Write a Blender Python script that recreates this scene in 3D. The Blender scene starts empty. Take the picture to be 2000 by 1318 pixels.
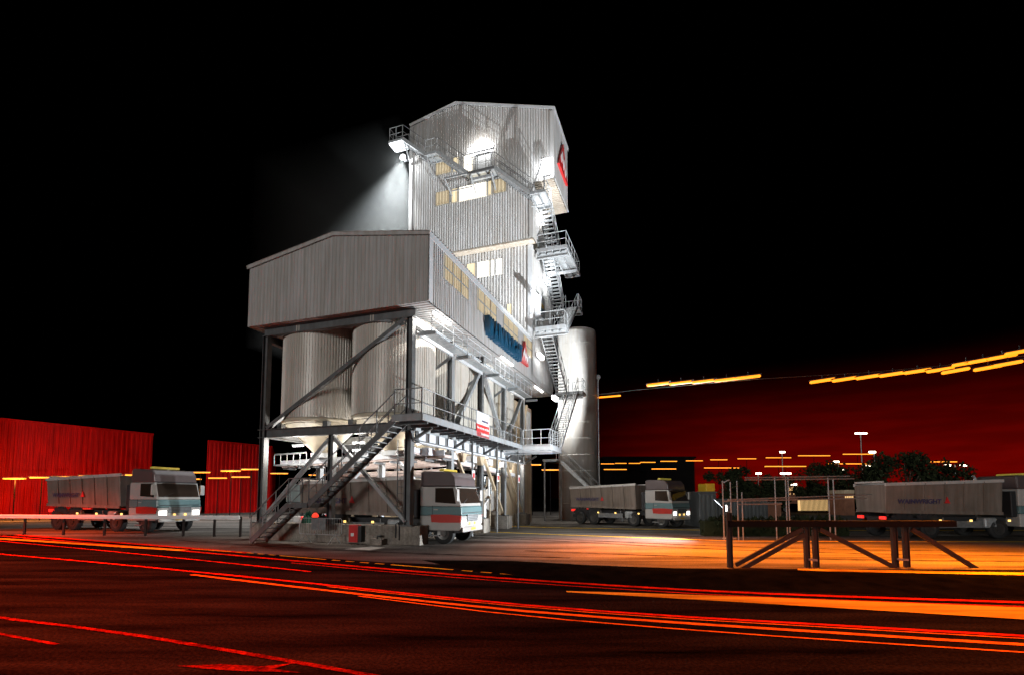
import bpy, math, random
from mathutils import Vector, Matrix
R = math.radians
random.seed(7)
S = bpy.context.scene
COL = S.collection

# ------------------------------------------------------------------ camera, sky, key light, exposure
cam_d = bpy.data.cameras.new('camera'); cam = bpy.data.objects.new('camera', cam_d); COL.objects.link(cam)
cam.location = (0, 0, 2.1); cam.rotation_euler = (math.pi/2 + 0.0706, 0, 0)
cam_d.sensor_width = 36; cam_d.lens = 36*968/2000; cam_d.shift_y = 0.1208
cam_d.clip_start = 0.1; cam_d.clip_end = 2000
S.camera = cam
S.view_settings.view_transform = 'Standard'; S.view_settings.look = 'None'
S.view_settings.exposure = 0.0; S.view_settings.gamma = 1
S.render.engine = 'CYCLES'
S.cycles.use_denoising = True
S.cycles.max_bounces = 6; S.cycles.diffuse_bounces = 3; S.cycles.glossy_bounces = 3
S.cycles.transmission_bounces = 4; S.cycles.volume_bounces = 0; S.cycles.sample_clamp_indirect = 3; S.cycles.sample_clamp_direct = 12
S.cycles.caustics_reflective = False; S.cycles.caustics_refractive = False

w = bpy.data.worlds.new('World'); S.world = w; w.use_nodes = True
nt = w.node_tree; nt.nodes.clear()
def nd(t, **k):
    n = nt.nodes.new(t)
    for a, v in k.items(): setattr(n, a, v)
    return n
out = nd('ShaderNodeOutputWorld'); bgs = nd('ShaderNodeBackground'); bgg = nd('ShaderNodeBackground'); add = nd('ShaderNodeAddShader')
sky = nd('ShaderNodeTexSky', sky_type='NISHITA', sun_disc=False, sun_elevation=R(-6), sun_rotation=R(200))
nt.links.new(sky.outputs[0], bgs.inputs[0]); bgs.inputs[1].default_value = 0.004
# red town glow of the night sky, low over the horizon towards the right of the picture
tc = nd('ShaderNodeTexCoord'); sep = nd('ShaderNodeSeparateXYZ'); nt.links.new(tc.outputs['Generated'], sep.inputs[0])
def math_(op, a, b=None):
    n = nd('ShaderNodeMath', operation=op)
    for i, v in enumerate((a, b)):
        if v is None: continue
        if isinstance(v, (int, float)): n.inputs[i].default_value = v
        else: nt.links.new(v, n.inputs[i])
    return n.outputs[0]
def ramp(x, lo, hi, a, b):
    n = nd('ShaderNodeMapRange', interpolation_type='SMOOTHSTEP')
    nt.links.new(x, n.inputs[0])
    for i, v in enumerate((lo, hi, a, b)): n.inputs[i+1].default_value = v
    return n.outputs[0]
az = math_('ARCTAN2', sep.outputs[0], sep.outputs[1])
nz = nd('ShaderNodeTexNoise'); mp = nd('ShaderNodeMapping'); mp.inputs['Scale'].default_value = (5, 5, 38)
nt.links.new(tc.outputs['Generated'], mp.inputs[0]); nt.links.new(mp.outputs[0], nz.inputs[0]); nz.inputs['Detail'].default_value = 5
nz.inputs['Scale'].default_value = 1.6
streak = ramp(nz.outputs[0], 0.30, 0.70, 0.72, 1.1)
g = math_('MULTIPLY', ramp(az, 0.06, 0.48, 0.0, 1.0), ramp(az, 0.8, 1.3, 1.0, 0.0))
g = math_('MULTIPLY', g, ramp(sep.outputs[2], 0.0, 0.24, 1.0, 0.0))
g = math_('MULTIPLY', g, streak)
bgg.inputs[0].default_value = (0.14, 0.0009, 0.0002, 1); nt.links.new(g, bgg.inputs[1])
nt.links.new(bgs.outputs[0], add.inputs[0]); nt.links.new(bgg.outputs[0], add.inputs[1]); nt.links.new(add.outputs[0], out.inputs[0])

sd = bpy.data.lights.new('dim_fill_sun', 'SUN'); sun = bpy.data.objects.new('dim_fill_sun', sd); COL.objects.link(sun)  # added dim fill from behind the camera, lifting the gable and lorries
sd.energy = 0.85; sd.angle = R(12); sd.color = (1, 0.98, 0.95)
sun.rotation_euler = Vector((0.42, 1, -0.12)).to_track_quat('-Z', 'Y').to_euler()

# ------------------------------------------------------------------ materials
def mat(name, col, rough=0.6, metal=0.0, var=0.12, scale=3.0, bump=0.0, stretch=None, emit=None, estr=0.0, spec=0.5, bscale=None, streaks=0.0):
    m = bpy.data.materials.new(name); m.use_nodes = True
    t = m.node_tree; b = t.nodes['Principled BSDF']
    b.inputs['Roughness'].default_value = rough; b.inputs['Metallic'].default_value = metal
    b.inputs['Specular IOR Level'].default_value = spec
    tcn = t.nodes.new('ShaderNodeTexCoord'); mpn = t.nodes.new('ShaderNodeMapping'); t.links.new(tcn.outputs['Object'], mpn.inputs[0])
    if stretch: mpn.inputs['Scale'].default_value = stretch
    n = t.nodes.new('ShaderNodeTexNoise'); n.inputs['Scale'].default_value = scale; n.inputs['Detail'].default_value = 6; n.inputs['Roughness'].default_value = 0.6
    t.links.new(mpn.outputs[0], n.inputs[0])
    cr = t.nodes.new('ShaderNodeValToRGB'); t.links.new(n.outputs[0], cr.inputs[0])
    lo = [max(0, c*(1-2*var)) for c in col]; hi = [min(1, c*(1+var)) for c in col]
    cr.color_ramp.elements[0].position = 0.28; cr.color_ramp.elements[1].position = 0.68
    cr.color_ramp.elements[0].color = (*lo, 1); cr.color_ramp.elements[1].color = (*hi, 1)
    csock = cr.outputs[0]
    if streaks:
        mp2 = t.nodes.new('ShaderNodeMapping'); t.links.new(tcn.outputs['Object'], mp2.inputs[0]); mp2.inputs['Scale'].default_value = (2.6, 2.6, 0.16)
        n2 = t.nodes.new('ShaderNodeTexNoise'); n2.inputs['Scale'].default_value = 2.0; n2.inputs['Detail'].default_value = 7; t.links.new(mp2.outputs[0], n2.inputs[0])
        c2 = t.nodes.new('ShaderNodeValToRGB'); t.links.new(n2.outputs[0], c2.inputs[0])
        c2.color_ramp.elements[0].position = 0.35; c2.color_ramp.elements[1].position = 0.62
        k = 1 - streaks; c2.color_ramp.elements[0].color = (k, k*0.96, k*0.9, 1); c2.color_ramp.elements[1].color = (1, 1, 1, 1)
        mx = t.nodes.new('ShaderNodeMix'); mx.data_type = 'RGBA'; mx.blend_type = 'MULTIPLY'; mx.inputs[0].default_value = 1
        t.links.new(csock, mx.inputs[6]); t.links.new(c2.outputs[0], mx.inputs[7]); csock = mx.outputs[2]
    t.links.new(csock, b.inputs['Base Color'])
    if bump:
        n3 = t.nodes.new('ShaderNodeTexNoise'); n3.inputs['Scale'].default_value = bscale or scale*8; n3.inputs['Detail'].default_value = 5
        t.links.new(tcn.outputs['Object'], n3.inputs[0])
        bp = t.nodes.new('ShaderNodeBump'); bp.inputs['Strength'].default_value = bump; bp.inputs['Distance'].default_value = 0.02
        t.links.new(n3.outputs[0], bp.inputs['Height']); t.links.new(bp.outputs[0], b.inputs['Normal'])
    if emit:
        b.inputs['Emission Color'].default_value = (*emit, 1); b.inputs['Emission Strength'].default_value = estr
        m.cycles.emission_sampling = 'NONE'
    return m
M = {
 'clad': mat('grey_cladding', (0.52, 0.52, 0.52), 0.62, 0.0, 0.05, 0.5, streaks=0.2, spec=0.25),
 'clad_front': mat('grey_cladding_shade_tinted', (0.50, 0.49, 0.48), 0.5, 0.0, 0.06, 0.5, streaks=0.2),  # slightly darker, warmer copy of the cladding; shade put into the colour
 'flash': mat('pale_flashing', (0.58, 0.60, 0.62), 0.4, 0.1, 0.05),
 'bin': mat('bin_sheet', (0.62, 0.59, 0.54), 0.4, 0.1, 0.06, 0.6, streaks=0.14),
 'binskirt': mat('bin_skirt', (0.62, 0.55, 0.42), 0.5, 0.0, 0.1, 1.5),
 'steel': mat('painted_steel_dark', (0.13, 0.135, 0.14), 0.5, 0.2, 0.15, 2.0, streaks=0.2),
 'steelmid': mat('painted_steel_grey', (0.33, 0.35, 0.37), 0.45, 0.2, 0.1, 2.0, streaks=0.15),
 'galv': mat('galvanised_steel', (0.45, 0.47, 0.48), 0.42, 0.45, 0.15, 6.0),
 'galvdark': mat('dull_galvanised', (0.22, 0.225, 0.23), 0.5, 0.4, 0.15, 6.0),
 'concrete': mat('concrete_plinth', (0.34, 0.30, 0.26), 0.85, 0, 0.2, 1.6, bump=0.4, streaks=0.25),
 'yard': mat('yard_concrete', (0.17, 0.155, 0.14), 0.75, 0, 0.44, 0.55, bump=0.6, bscale=14, stretch=(0.16, 1.3, 1), spec=0.0),
 'road': mat('asphalt', (0.020, 0.015, 0.014), 0.8, 0, 0.48, 0.9, bump=1.0, bscale=38, stretch=(0.22, 1.6, 1), spec=0.0),
 'verge': mat('dark_verge', (0.006, 0.0055, 0.0045), 0.95, 0, 0.3, 2.0, bump=1.0, bscale=12, spec=0.0),
 'redstreak': mat('red_light_streak', (0.78, 0.03, 0.008), 0.7, 0, 0.3, 3.0, spec=0.0),  # ground strips painted in the colours of light streaks, next three too
 'amberstreak': mat('amber_light_streak', (0.85, 0.52, 0.03), 0.6, 0, 0.2, 3.0, spec=0.0),
 'orangestreak': mat('orange_light_streak', (0.82, 0.20, 0.015), 0.7, 0, 0.25, 3.0, spec=0.0),
 'yellowstreak': mat('yellow_light_streak', (0.70, 0.42, 0.04), 0.6, 0, 0.35, 1.0, stretch=(0.3, 2.5, 1), spec=0.0),
 'redlit': mat('redlit_shed_cladding', (0.60, 0.003, 0.002), 0.6, 0, 0.14, 0.25, spec=0.15, streaks=0.35),  # red light put into the cladding colour
 'blue': mat('blue_letter', (0.003, 0.062, 0.13), 0.4, 0, 0.08, 2.0),
 'red': mat('red_sign', (0.62, 0.03, 0.03), 0.4, 0, 0.06, 2.0),
 'white': mat('white_paint', (0.78, 0.78, 0.78), 0.4, 0, 0.05, 2.0),
 'silo': mat('silo_steel', (0.52, 0.51, 0.49), 0.36, 0.25, 0.06, 0.6, streaks=0.14),
 'track': mat('tyre_track', (0.07, 0.06, 0.055), 0.85, 0, 0.48, 1.6, spec=0.0),
 'soffit': mat('soffit_sheet', (0.44, 0.39, 0.33), 0.7, 0, 0.1, 0.8, streaks=0.2, spec=0.1),
 'dimred': mat('dim_red_light_paint', (0.26, 0.014, 0.005), 0.8, 0, 0.45, 4.0, spec=0.0),  # red light put into the paint of the near strips and arrow
 'beige': mat('beige_sheet', (0.50, 0.40, 0.28), 0.6, 0, 0.12, 0.8, streaks=0.25),
 'tipper': mat('tipper_body', (0.25, 0.205, 0.175), 0.5, 0.2, 0.12, 0.8, streaks=0.25),
 'tipper_rail': mat('tipper_top_rail', (0.62, 0.60, 0.58), 0.4, 0.3, 0.08),
 'cabwhite': mat('cab_white', (0.44, 0.42, 0.40), 0.3, 0, 0.06, 1.0),
 'cabteal': mat('cab_teal', (0.13, 0.22, 0.23), 0.3, 0, 0.06, 1.0),
 'cabdark': mat('cab_dark_roof', (0.10, 0.075, 0.075), 0.35, 0, 0.08, 1.0),
 'cabred': mat('cab_red_corner', (0.50, 0.03, 0.02), 0.35, 0, 0.06, 1.0),
 'glass': mat('dark_cab_glass', (0.03, 0.02, 0.015), 0.08, 0, 0.1, 1.0),
 'black': mat('black_rubber', (0.015, 0.015, 0.015), 0.8, 0, 0.2, 3.0),
 'rim': mat('wheel_rim', (0.12, 0.115, 0.11), 0.35, 0.7, 0.1, 5.0),
 'dark': mat('dark_plastic', (0.02, 0.02, 0.022), 0.6, 0, 0.1, 2.0),
 'grey': mat('grey_container', (0.085, 0.095, 0.10), 0.6, 0, 0.12, 1.0, streaks=0.2),
 'yellow': mat('yellow_sheet', (0.62, 0.38, 0.02), 0.5, 0, 0.08, 1.5),
 'brown': mat('brown_wall', (0.22, 0.09, 0.05), 0.8, 0, 0.2, 1.5, bump=0.3),
 'darkwall': mat('dark_warehouse', (0.006, 0.005, 0.005), 0.9, 0, 0.2, 1.0, spec=0.1),
 'streakwire': mat('added_wire', (0.06, 0.05, 0.04), 0.6, 0.2, 0.1),
 'trestle': mat('blackened_steel', (0.022, 0.016, 0.014), 0.7, 0, 0.2, 2.0, spec=0.25),
 'leaf': mat('dark_foliage', (0.022, 0.028, 0.012), 0.9, 0, 0.3, 1.5, spec=0.1),
 'bark': mat('bark', (0.05, 0.035, 0.025), 0.9, 0, 0.3, 4.0),
 'green': mat('green_tarp', (0.01, 0.10, 0.06), 0.6, 0, 0.2, 3.0),
 'tank': mat('pale_blue_tank', (0.24, 0.30, 0.31), 0.5, 0, 0.1, 1.0, streaks=0.15),
 'pink': mat('pale_conveyor_cover', (0.55, 0.45, 0.42), 0.5, 0, 0.1, 2.0),
 'board': mat('pale_board_panel', (0.60, 0.62, 0.66), 0.45, 0, 0.05, 1.0),  # plain pale panel colour
 # things that give off light
 'tube': mat('lit_tube', (0.9, 0.9, 0.9), 0.5, emit=(1, 0.97, 0.92), estr=14),
 'flood': mat('lit_flood_lens', (0.9, 0.9, 0.9), 0.5, emit=(0.95, 0.97, 1.0), estr=30),
 'amberlens': mat('lit_sodium_lens', (0.9, 0.5, 0.1), 0.5, emit=(1, 0.29, 0.02), estr=2.0),
 'streaklens': mat('lit_streak_lens', (0.9, 0.5, 0.1), 0.5, emit=(1, 0.27, 0.008), estr=1.9),
 'whitelens': mat('lit_white_lens', (0.9, 0.9, 0.9), 0.5, emit=(1, 0.85, 0.65), estr=8),
 'win': mat('lit_window_sheet', (0.45, 0.38, 0.26), 0.5, var=0.1, scale=0.8, emit=(1.0, 0.78, 0.46), estr=0.20, stretch=(1, 1, 0.3)),
 'winwarm': mat('lit_window_sheet_brighter', (0.5, 0.42, 0.3), 0.5, emit=(1.0, 0.82, 0.50), estr=0.75),
 'winhot': mat('lit_window_sheet_brightest', (0.6, 0.55, 0.45), 0.5, emit=(1.0, 0.92, 0.75), estr=2.6),
 'headlight': mat('lit_headlight', (0.9, 0.9, 0.9), 0.3, emit=(1, 0.93, 0.88), estr=4.0),
 'marker': mat('lit_side_marker', (0.9, 0.5, 0.1), 0.3, emit=(1, 0.62, 0.18), estr=2.0),
 'taillight': mat('lit_tail_lamp', (0.6, 0.02, 0.02), 0.3, emit=(1, 0.03, 0.02), estr=1.2),
 'beacon': mat('amber_beacon', (0.5, 0.35, 0.05), 0.3, emit=(0.7, 0.6, 0.1), estr=0.15),
 'lettering': mat('lit_headboard_lettering', (0.9, 0.9, 0.9), 0.4, emit=(0.85, 0.9, 1.0), estr=0.8),
 'dimletter': mat('dark_lettering', (0.06, 0.05, 0.12), 0.5),
 'litpane': mat('lit_far_window', (0.6, 0.4, 0.2), 0.5, emit=(1, 0.62, 0.25), estr=0.9),
}

def rot_noise(m, a):
    for n in M[m].node_tree.nodes:
        if n.type == 'MAPPING': n.inputs['Rotation'].default_value = (0, 0, a)
for k in ('road', 'redstreak', 'amberstreak', 'yellowstreak', 'orangestreak'): rot_noise(k, R(24))
def speckle(m, sc, amt):
    t = M[m].node_tree; b = t.nodes['Principled BSDF']; src = b.inputs['Base Color'].links[0].from_socket
    tcn = t.nodes.new('ShaderNodeTexCoord'); v = t.nodes.new('ShaderNodeTexNoise'); v.inputs['Scale'].default_value = sc; v.inputs['Detail'].default_value = 3
    t.links.new(tcn.outputs['Object'], v.inputs[0]); r_ = t.nodes.new('ShaderNodeValToRGB'); t.links.new(v.outputs[0], r_.inputs[0])
    r_.color_ramp.elements[0].position = 0.4; r_.color_ramp.elements[1].position = 0.62
    r_.color_ramp.elements[0].color = (1-amt, 1-amt, 1-amt, 1); r_.color_ramp.elements[1].color = (1, 1, 1, 1)
    mx = t.nodes.new('ShaderNodeMix'); mx.data_type = 'RGBA'; mx.blend_type = 'MULTIPLY'; mx.inputs[0].default_value = 1
    t.links.new(src, mx.inputs[6]); t.links.new(r_.outputs[0], mx.inputs[7]); t.links.new(mx.outputs[2], b.inputs['Base Color'])
speckle('road', 22, 0.55); speckle('yard', 26, 0.35); speckle('redstreak', 30, 0.35); speckle('dimred', 24, 0.6); speckle('concrete', 12, 0.25)
# ------------------------------------------------------------------ mesh builder
class MB:
    def __init__(s): s.v = []; s.f = []
    def add(s, vs, fs):
        o = len(s.v); s.v += [tuple(map(float, p)) for p in vs]; s.f += [tuple(i+o for i in f) for f in fs]; return s
    def box(s, x0, x1, y0, y1, z0, z1):
        return s.add([(x0,y0,z0),(x1,y0,z0),(x1,y1,z0),(x0,y1,z0),(x0,y0,z1),(x1,y0,z1),(x1,y1,z1),(x0,y1,z1)],
                     [(0,3,2,1),(4,5,6,7),(0,1,5,4),(1,2,6,5),(2,3,7,6),(3,0,4,7)])
    def bar(s, p, q, w, h, up=(0,0,1)):
        p, q = Vector(p), Vector(q); d = (q-p).normalized(); u = Vector(up)
        if abs(d.dot(u)) > 0.98: u = Vector((1,0,0))
        a = d.cross(u).normalized()*(w/2); b = a.cross(d).normalized()*(h/2)
        vs = [e+x+y for e in (p, q) for x, y in ((-a,-b),(a,-b),(a,b),(-a,b))]
        return s.add(vs, [(0,1,2,3),(7,6,5,4),(0,4,5,1),(1,5,6,2),(2,6,7,3),(3,7,4,0)])
    def ibeam(s, p, q, w, h, t=0.03, up=(0,0,1)):
        p, q = Vector(p), Vector(q); d = (q-p).normalized(); u = Vector(up)
        if abs(d.dot(u)) > 0.98: u = Vector((1,0,0))
        a = d.cross(u).normalized(); b = a.cross(d).normalized()
        o = b*(h/2-t/2)
        s.bar(p+o, q+o, w, t, up); s.bar(p-o, q-o, w, t, up); s.bar(p, q, t, h-2*t, up); return s
    def tube(s, pts, r, n=6):
        pts = [Vector(p) for p in pts]
        rings = []
        for i, p in enumerate(pts):
            d = (pts[min(i+1, len(pts)-1)] - pts[max(i-1, 0)]).normalized()
            u = Vector((0,0,1)) if abs(d.z) < 0.95 else Vector((1,0,0))
            a = d.cross(u).normalized(); b = a.cross(d)
            rings.append([p + (a*math.cos(2*math.pi*k/n) + b*math.sin(2*math.pi*k/n))*r for k in range(n)])
        vs = [v for rg in rings for v in rg]; fs = []
        for i in range(len(pts)-1):
            for k in range(n): fs.append((i*n+k, i*n+(k+1)%n, (i+1)*n+(k+1)%n, (i+1)*n+k))
        fs += [tuple(range(n-1, -1, -1)), tuple(range((len(pts)-1)*n, len(pts)*n))]
        return s.add(vs, fs)
    def lathe(s, prof, c=(0,0,0), n=48, axis='z', caps=True):
        vs = []; fs = []
        for r, z in prof:
            for k in range(n):
                a = 2*math.pi*k/n; x, y = r*math.cos(a), r*math.sin(a)
                vs.append((c[0]+x, c[1]+y, c[2]+z) if axis == 'z' else (c[0]+x, c[1]+z, c[2]+y))
        for i in range(len(prof)-1):
            for k in range(n): fs.append((i*n+k, i*n+(k+1)%n, (i+1)*n+(k+1)%n, (i+1)*n+k))
        if caps: fs += [tuple(range(n-1, -1, -1)), tuple(range((len(prof)-1)*n, len(prof)*n))]
        return s.add(vs, fs)
    def prism(s, poly, f0, f1):
        """poly of 2-D points; f0/f1 map a 2-D point to 3-D on either face"""
        n = len(poly); vs = [f0(*p) for p in poly] + [f1(*p) for p in poly]
        fs = [tuple(range(n-1, -1, -1)), tuple(range(n, 2*n))] + [(i, (i+1) % n, n+(i+1) % n, n+i) for i in range(n)]
        return s.add(vs, fs)
    def build(s, name, m, parent=None, off=(0,0,0), smooth=False, bevel=0):
        me = bpy.data.meshes.new(name); o = Vector(off)
        me.from_pydata([tuple(Vector(p)-o) for p in s.v], [], s.f); me.materials.append(M[m] if isinstance(m, str) else m)
        me.update()
        if smooth:
            for p in me.polygons: p.use_smooth = len(p.vertices) < 5
        ob = bpy.data.objects.new(name, me); COL.objects.link(ob)
        if parent: ob.parent = parent
        if bevel:
            b = ob.modifiers.new('bevel', 'BEVEL'); b.width = bevel; b.segments = 2; b.limit_method = 'ANGLE'
        return ob
def tag(o, label, cat, group=None, kind=None):
    if label: o['label'] = label
    if cat: o['category'] = cat
    if group: o['group'] = group
    if kind: o['kind'] = kind
    return o
def thing(name, label, cat, loc=(0,0,0), rz=0, group=None):
    o = bpy.data.objects.new(name, None); COL.objects.link(o); o.location = loc; o.rotation_euler = (0,0,rz)
    o.empty_display_size = 0.2
    return tag(o, label, cat, group)
# plant frame: the plant's own axes (x along its gable front, y going back along its side)
TH = 0.3308; PO = Vector((-4.3256, 21.6748, 0)); PR = Matrix.Rotation(-TH, 3, 'Z')
def pl(x, y, z): return PO + PR @ Vector((x, y, z))
class PT:
    """a thing standing in the plant frame; part meshes are given in plant coordinates"""
    def __init__(s, name, label, cat, base, group=None):
        s.base = Vector(base); s.o = thing(name, label, cat, pl(*base), -TH, group)
    def part(s, mb, name, m, parent=None, **k):
        return mb.build(name, m, parent or s.o, s.base, **k)
def light(kind, loc, energy, col, parent=None, off=(0,0,0), aim=None, size=0.3, sizey=None, angle=120, blend=0.5, radius=0.1, name='lamp_light'):
    d = bpy.data.lights.new(name, kind); d.energy = energy; d.color = col
    if kind == 'AREA':
        d.size = size
        if sizey: d.shape = 'RECTANGLE'; d.size_y = sizey
    if kind == 'SPOT': d.spot_size = R(angle); d.spot_blend = blend; d.shadow_soft_size = radius
    if kind == 'POINT': d.shadow_soft_size = radius
    o = bpy.data.objects.new(name, d); COL.objects.link(o); o.location = Vector(loc) - Vector(off)
    if aim is not None: o.rotation_euler = (Vector(aim)-Vector(loc)).to_track_quat('-Z', 'Y').to_euler()
    if parent: o.parent = parent
    return o
def corr(mb, P, u0, u1, zb, zt, holes=(), pitch=0.25, depth=0.05):
    """corrugated sheet; P(u,z,d) gives the point, zb/zt the lower and upper edge at u"""
    us = []
    n = max(1, round((u1-u0)/pitch)); p = (u1-u0)/n
    for i in range(n):
        a = u0 + i*p
        us += [(a, 0), (a+p*0.34, 0), (a+p*0.46, depth), (a+p*0.86, depth)]
    us.append((u1, 0))
    def dep(u):
        for (a, da), (b, db) in zip(us, us[1:]):
            if a <= u <= b: return da + (db-da)*(u-a)/max(b-a, 1e-9)
        return 0
    ex = {h[i] for h in holes for i in (0, 1)}
    full = sorted(us + [(u, dep(u)) for u in ex if u0 < u < u1])
    for (a, da), (b, db) in zip(full, full[1:]):
        if b-a < 1e-6: continue
        m = (a+b)/2; cuts = sorted((h[2], h[3]) for h in holes if h[0] < m < h[1])
        def band(f0, f1): mb.add([P(a, f0(a), da), P(b, f0(b), db), P(b, f1(b), db), P(a, f1(a), da)], [(0,1,2,3)])
        lo = (lambda u: zb(u, m)) if True else None
        for c0, c1 in cuts:
            band(lo, lambda u, c=c0: c); lo = (lambda u, c=c1: c)
        band(lo, lambda u: zt(u, m))
    return mb
def const(z): return lambda u, m: z
def rail(t, pts, h=1.1, r=0.024, sp=1.2, m='galv', mids=(0.55,), toe=False, name='railing'):
    """handrail over a run of deck-level points (plant coords): one mesh of rails with each post its sub-part"""
    mb = MB(); pts = [Vector(p) for p in pts]
    for hh in (h,)+tuple(mids): mb.tube([p+Vector((0,0,hh)) for p in pts], r*(1 if hh == h else 0.8), 6)
    if toe:
        for a, b in zip(pts, pts[1:]): mb.bar(a+Vector((0,0,0.07)), b+Vector((0,0,0.07)), 0.012, 0.14)
    ro = t.part(mb, name, m)
    done = []
    for a, b in zip(pts, pts[1:]):
        n = max(1, math.ceil((b-a).length/sp))
        for i in range(n+1):
            p = a + (b-a)*i/n
            if any((p-q).length < 0.1 for q in done): continue
            done.append(p)
            t.part(MB().tube([p, p+Vector((0,0,h))], r, 6), 'post', m, ro)
    return ro
def platform(t, x0, x1, y0, y1, z, m='galv', edge='steelmid', th=0.2, bear=0.7):
    mb = MB().box(x0+0.03, x1-0.03, y0+0.03, y1-0.03, z-0.045, z)
    t.part(mb, 'deck', m)
    e = MB()
    for a, b in (((x0,y0),(x1,y0)),((x0,y1),(x1,y1)),((x0,y0+0.041),(x0,y1-0.041)),((x1,y0+0.041),(x1,y1-0.041))):
        e.bar((*a, z-th/2+0.02), (*b, z-th/2+0.02), 0.08, th)
    n = int((x1-x0)/bear)
    for i in range(1, n+1):
        x = x0+(x1-x0)*i/(n+1); e.bar((x, y0+0.05, z-0.13), (x, y1-0.05, z-0.13), 0.05, 0.12)
    t.part(e, 'edge_frame', edge)
def stair(t, p0, p1, side, w, m='galv', sm='steelmid', h=1.1, rails=(1, 1), rise=0.2):
    """flight from the lower to the upper point; side = unit vector across; p0/p1 are the middle line of one stringer"""
    p0, p1, sv = Vector(p0), Vector(p1), Vector(side)
    n = max(3, round((p1.z-p0.z)/rise)); o2 = sv*w
    for o in (Vector((0,0,0)), o2):
        t.part(MB().bar(p0+o, p1+o, 0.06, 0.24), 'stringer', sm)
    run = (p1-p0)/n; hd = Vector((run.x, run.y, 0)).normalized()*0.13; a = sv*0.04
    for i in range(1, n):
        c = p0 + run*i
        t.part(MB().add([c-hd+a, c+hd+a, c+hd+o2-a, c-hd+o2-a] + [q - Vector((0,0,0.035)) for q in (c-hd+a, c+hd+a, c+hd+o2-a, c-hd+o2-a)],
               [(0,1,2,3),(7,6,5,4),(0,4,5,1),(1,5,6,2),(2,6,7,3),(3,7,4,0)]), 'tread', m)
    for k, o in enumerate((Vector((0,0,0)), o2)):
        if rails[k]: rail(t, [p0+o+Vector((0,0,0.05)), p1+o+Vector((0,0,0.05))], h, sp=1.3, m=m, name='handrail')
def text(body, size, extrude, m, parent, loc, rot, align='CENTER', name='lettering', offset=0.0, xs=1.0):
    c = bpy.data.curves.new(name, 'FONT'); c.body = body; c.size = size; c.extrude = extrude; c.align_x = align; c.align_y = 'CENTER'; c.offset = offset
    tmp = bpy.data.objects.new('text_tmp', c); COL.objects.link(tmp); bpy.context.view_layer.update()
    me = bpy.data.meshes.new_from_object(tmp.evaluated_get(bpy.context.evaluated_depsgraph_get())); bpy.data.objects.remove(tmp)
    me.materials.clear(); me.materials.append(M[m])
    o = bpy.data.objects.new(name, me); COL.objects.link(o); o.location = loc; o.rotation_euler = rot; o.scale = (xs, 1, 1)
    if parent: o.parent = parent
    return o
ZIG_U = [(.20,.40),(.40,.68),(.50,.38),(.60,.58),(.71,.25),(.80,.45)]
ZIG_L = [(.86,.26),(.72,.06),(.61,.36),(.51,.15),(.41,.42),(.26,.22)]
def emblem(t, P, d, name='emblem'):
    """red triangle with a white zigzag across it; P(u,v,depth)"""
    e = t.part(MB().prism([(0,0),(1,0),(0.52,1)], lambda u,v: P(u,v,0), lambda u,v: P(u,v,d)), name, 'red')
    t.part(MB().prism(ZIG_U+ZIG_L, lambda u,v: P(u,v,d+0.001), lambda u,v: P(u,v,d+0.02)), 'zigzag', 'white', e)

# ------------------------------------------------------------------ setting: ground, yard, painted light streaks, road arrow
def sheet(name, pts, z, m, kind='structure'):
    mb = MB(); mb.add([(x, y, z) for x, y in pts], [tuple(range(len(pts)))]); o = mb.build(name, m); o['kind'] = kind; return o
sheet('ground', [(-500,-60),(500,-60),(500,700),(-500,700)], 0.0, 'road')
sheet('yard', [(-60,31.5),(-27,27.6),(-16.3,22.2),(-8.9,18.3),(-4.2,16.1),(0.4,14.9),(8,14.6),(30,14.2),(60,14),(60,70),(-60,70)], 0.004, 'yard')
def ribbon(name, pts, wd, z, m, dash=None):
    mb = MB(); pts = [Vector((x, y, z)) for x, y in pts]
    L_ = [0]
    for a, b in zip(pts, pts[1:]): L_.append(L_[-1]+(b-a).length)
    def at(s):
        for i in range(len(pts)-1):
            if s <= L_[i+1] or i == len(pts)-2:
                d = (pts[i+1]-pts[i]).normalized(); return pts[i]+d*(s-L_[i]), d
    segs = dash(L_[-1]) if dash else [(0, L_[-1])]
    for s0, s1 in segs:
        n = max(1, int((s1-s0)/1.5)); rows = []
        for i in range(n+1):
            p, d = at(s0+(s1-s0)*i/n); q = Vector((-d.y, d.x, 0))*wd/2
            rows.append((p+q, p-q))
        for (a, b), (c, d_) in zip(rows, rows[1:]): mb.add([a, b, d_, c], [(0,1,2,3)])
    o = mb.build(name, m); o['kind'] = 'structure'; return o
def chord(pts, n=6):
    """smooth the polyline a little"""
    for _ in range(2):
        q = [pts[0]]
        for a, b in zip(pts, pts[1:]): q += [tuple(a[i]*.75+b[i]*.25 for i in (0,1)), tuple(a[i]*.25+b[i]*.75 for i in (0,1))]
        pts = q+[pts[-1]]
    return pts
RA = chord([(-27.37,26.71),(-16.29,21.23),(-8.85,17.33),(-3.71,14.55),(0,12.77),(3.49,11.44),(5.51,10.85),(10.13,9.97),(16,9.1)])
RB = chord([(-30,23.6),(-18.65,18.24),(-13.23,16),(-8.96,14.06),(-4.99,12.24),(0,9.79),(2.7,8.88),(4.3,8.49),(7.69,7.61),(12,6.7)])
RB2 = chord([(-8.61,13.51),(-4.68,11.5),(0,9.27),(2.57,8.46),(4.07,8.04),(7.24,7.17),(11,6.3)])
RB3 = chord([(-3.24,10.63),(0,8.92),(2.45,8.07),(3.86,7.63),(6.88,6.83),(10,6.1)])
RC = chord([(-14,11),(-9.36,8.88),(-8.85,8.74),(-5.89,7.77),(-3.39,6.72),(-1.55,5.94),(0,5.2)])
ribbon('road_red_streak', RA, 0.20, 0.012, 'redstreak')  # strips added along red light streaks; no real lines there
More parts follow.
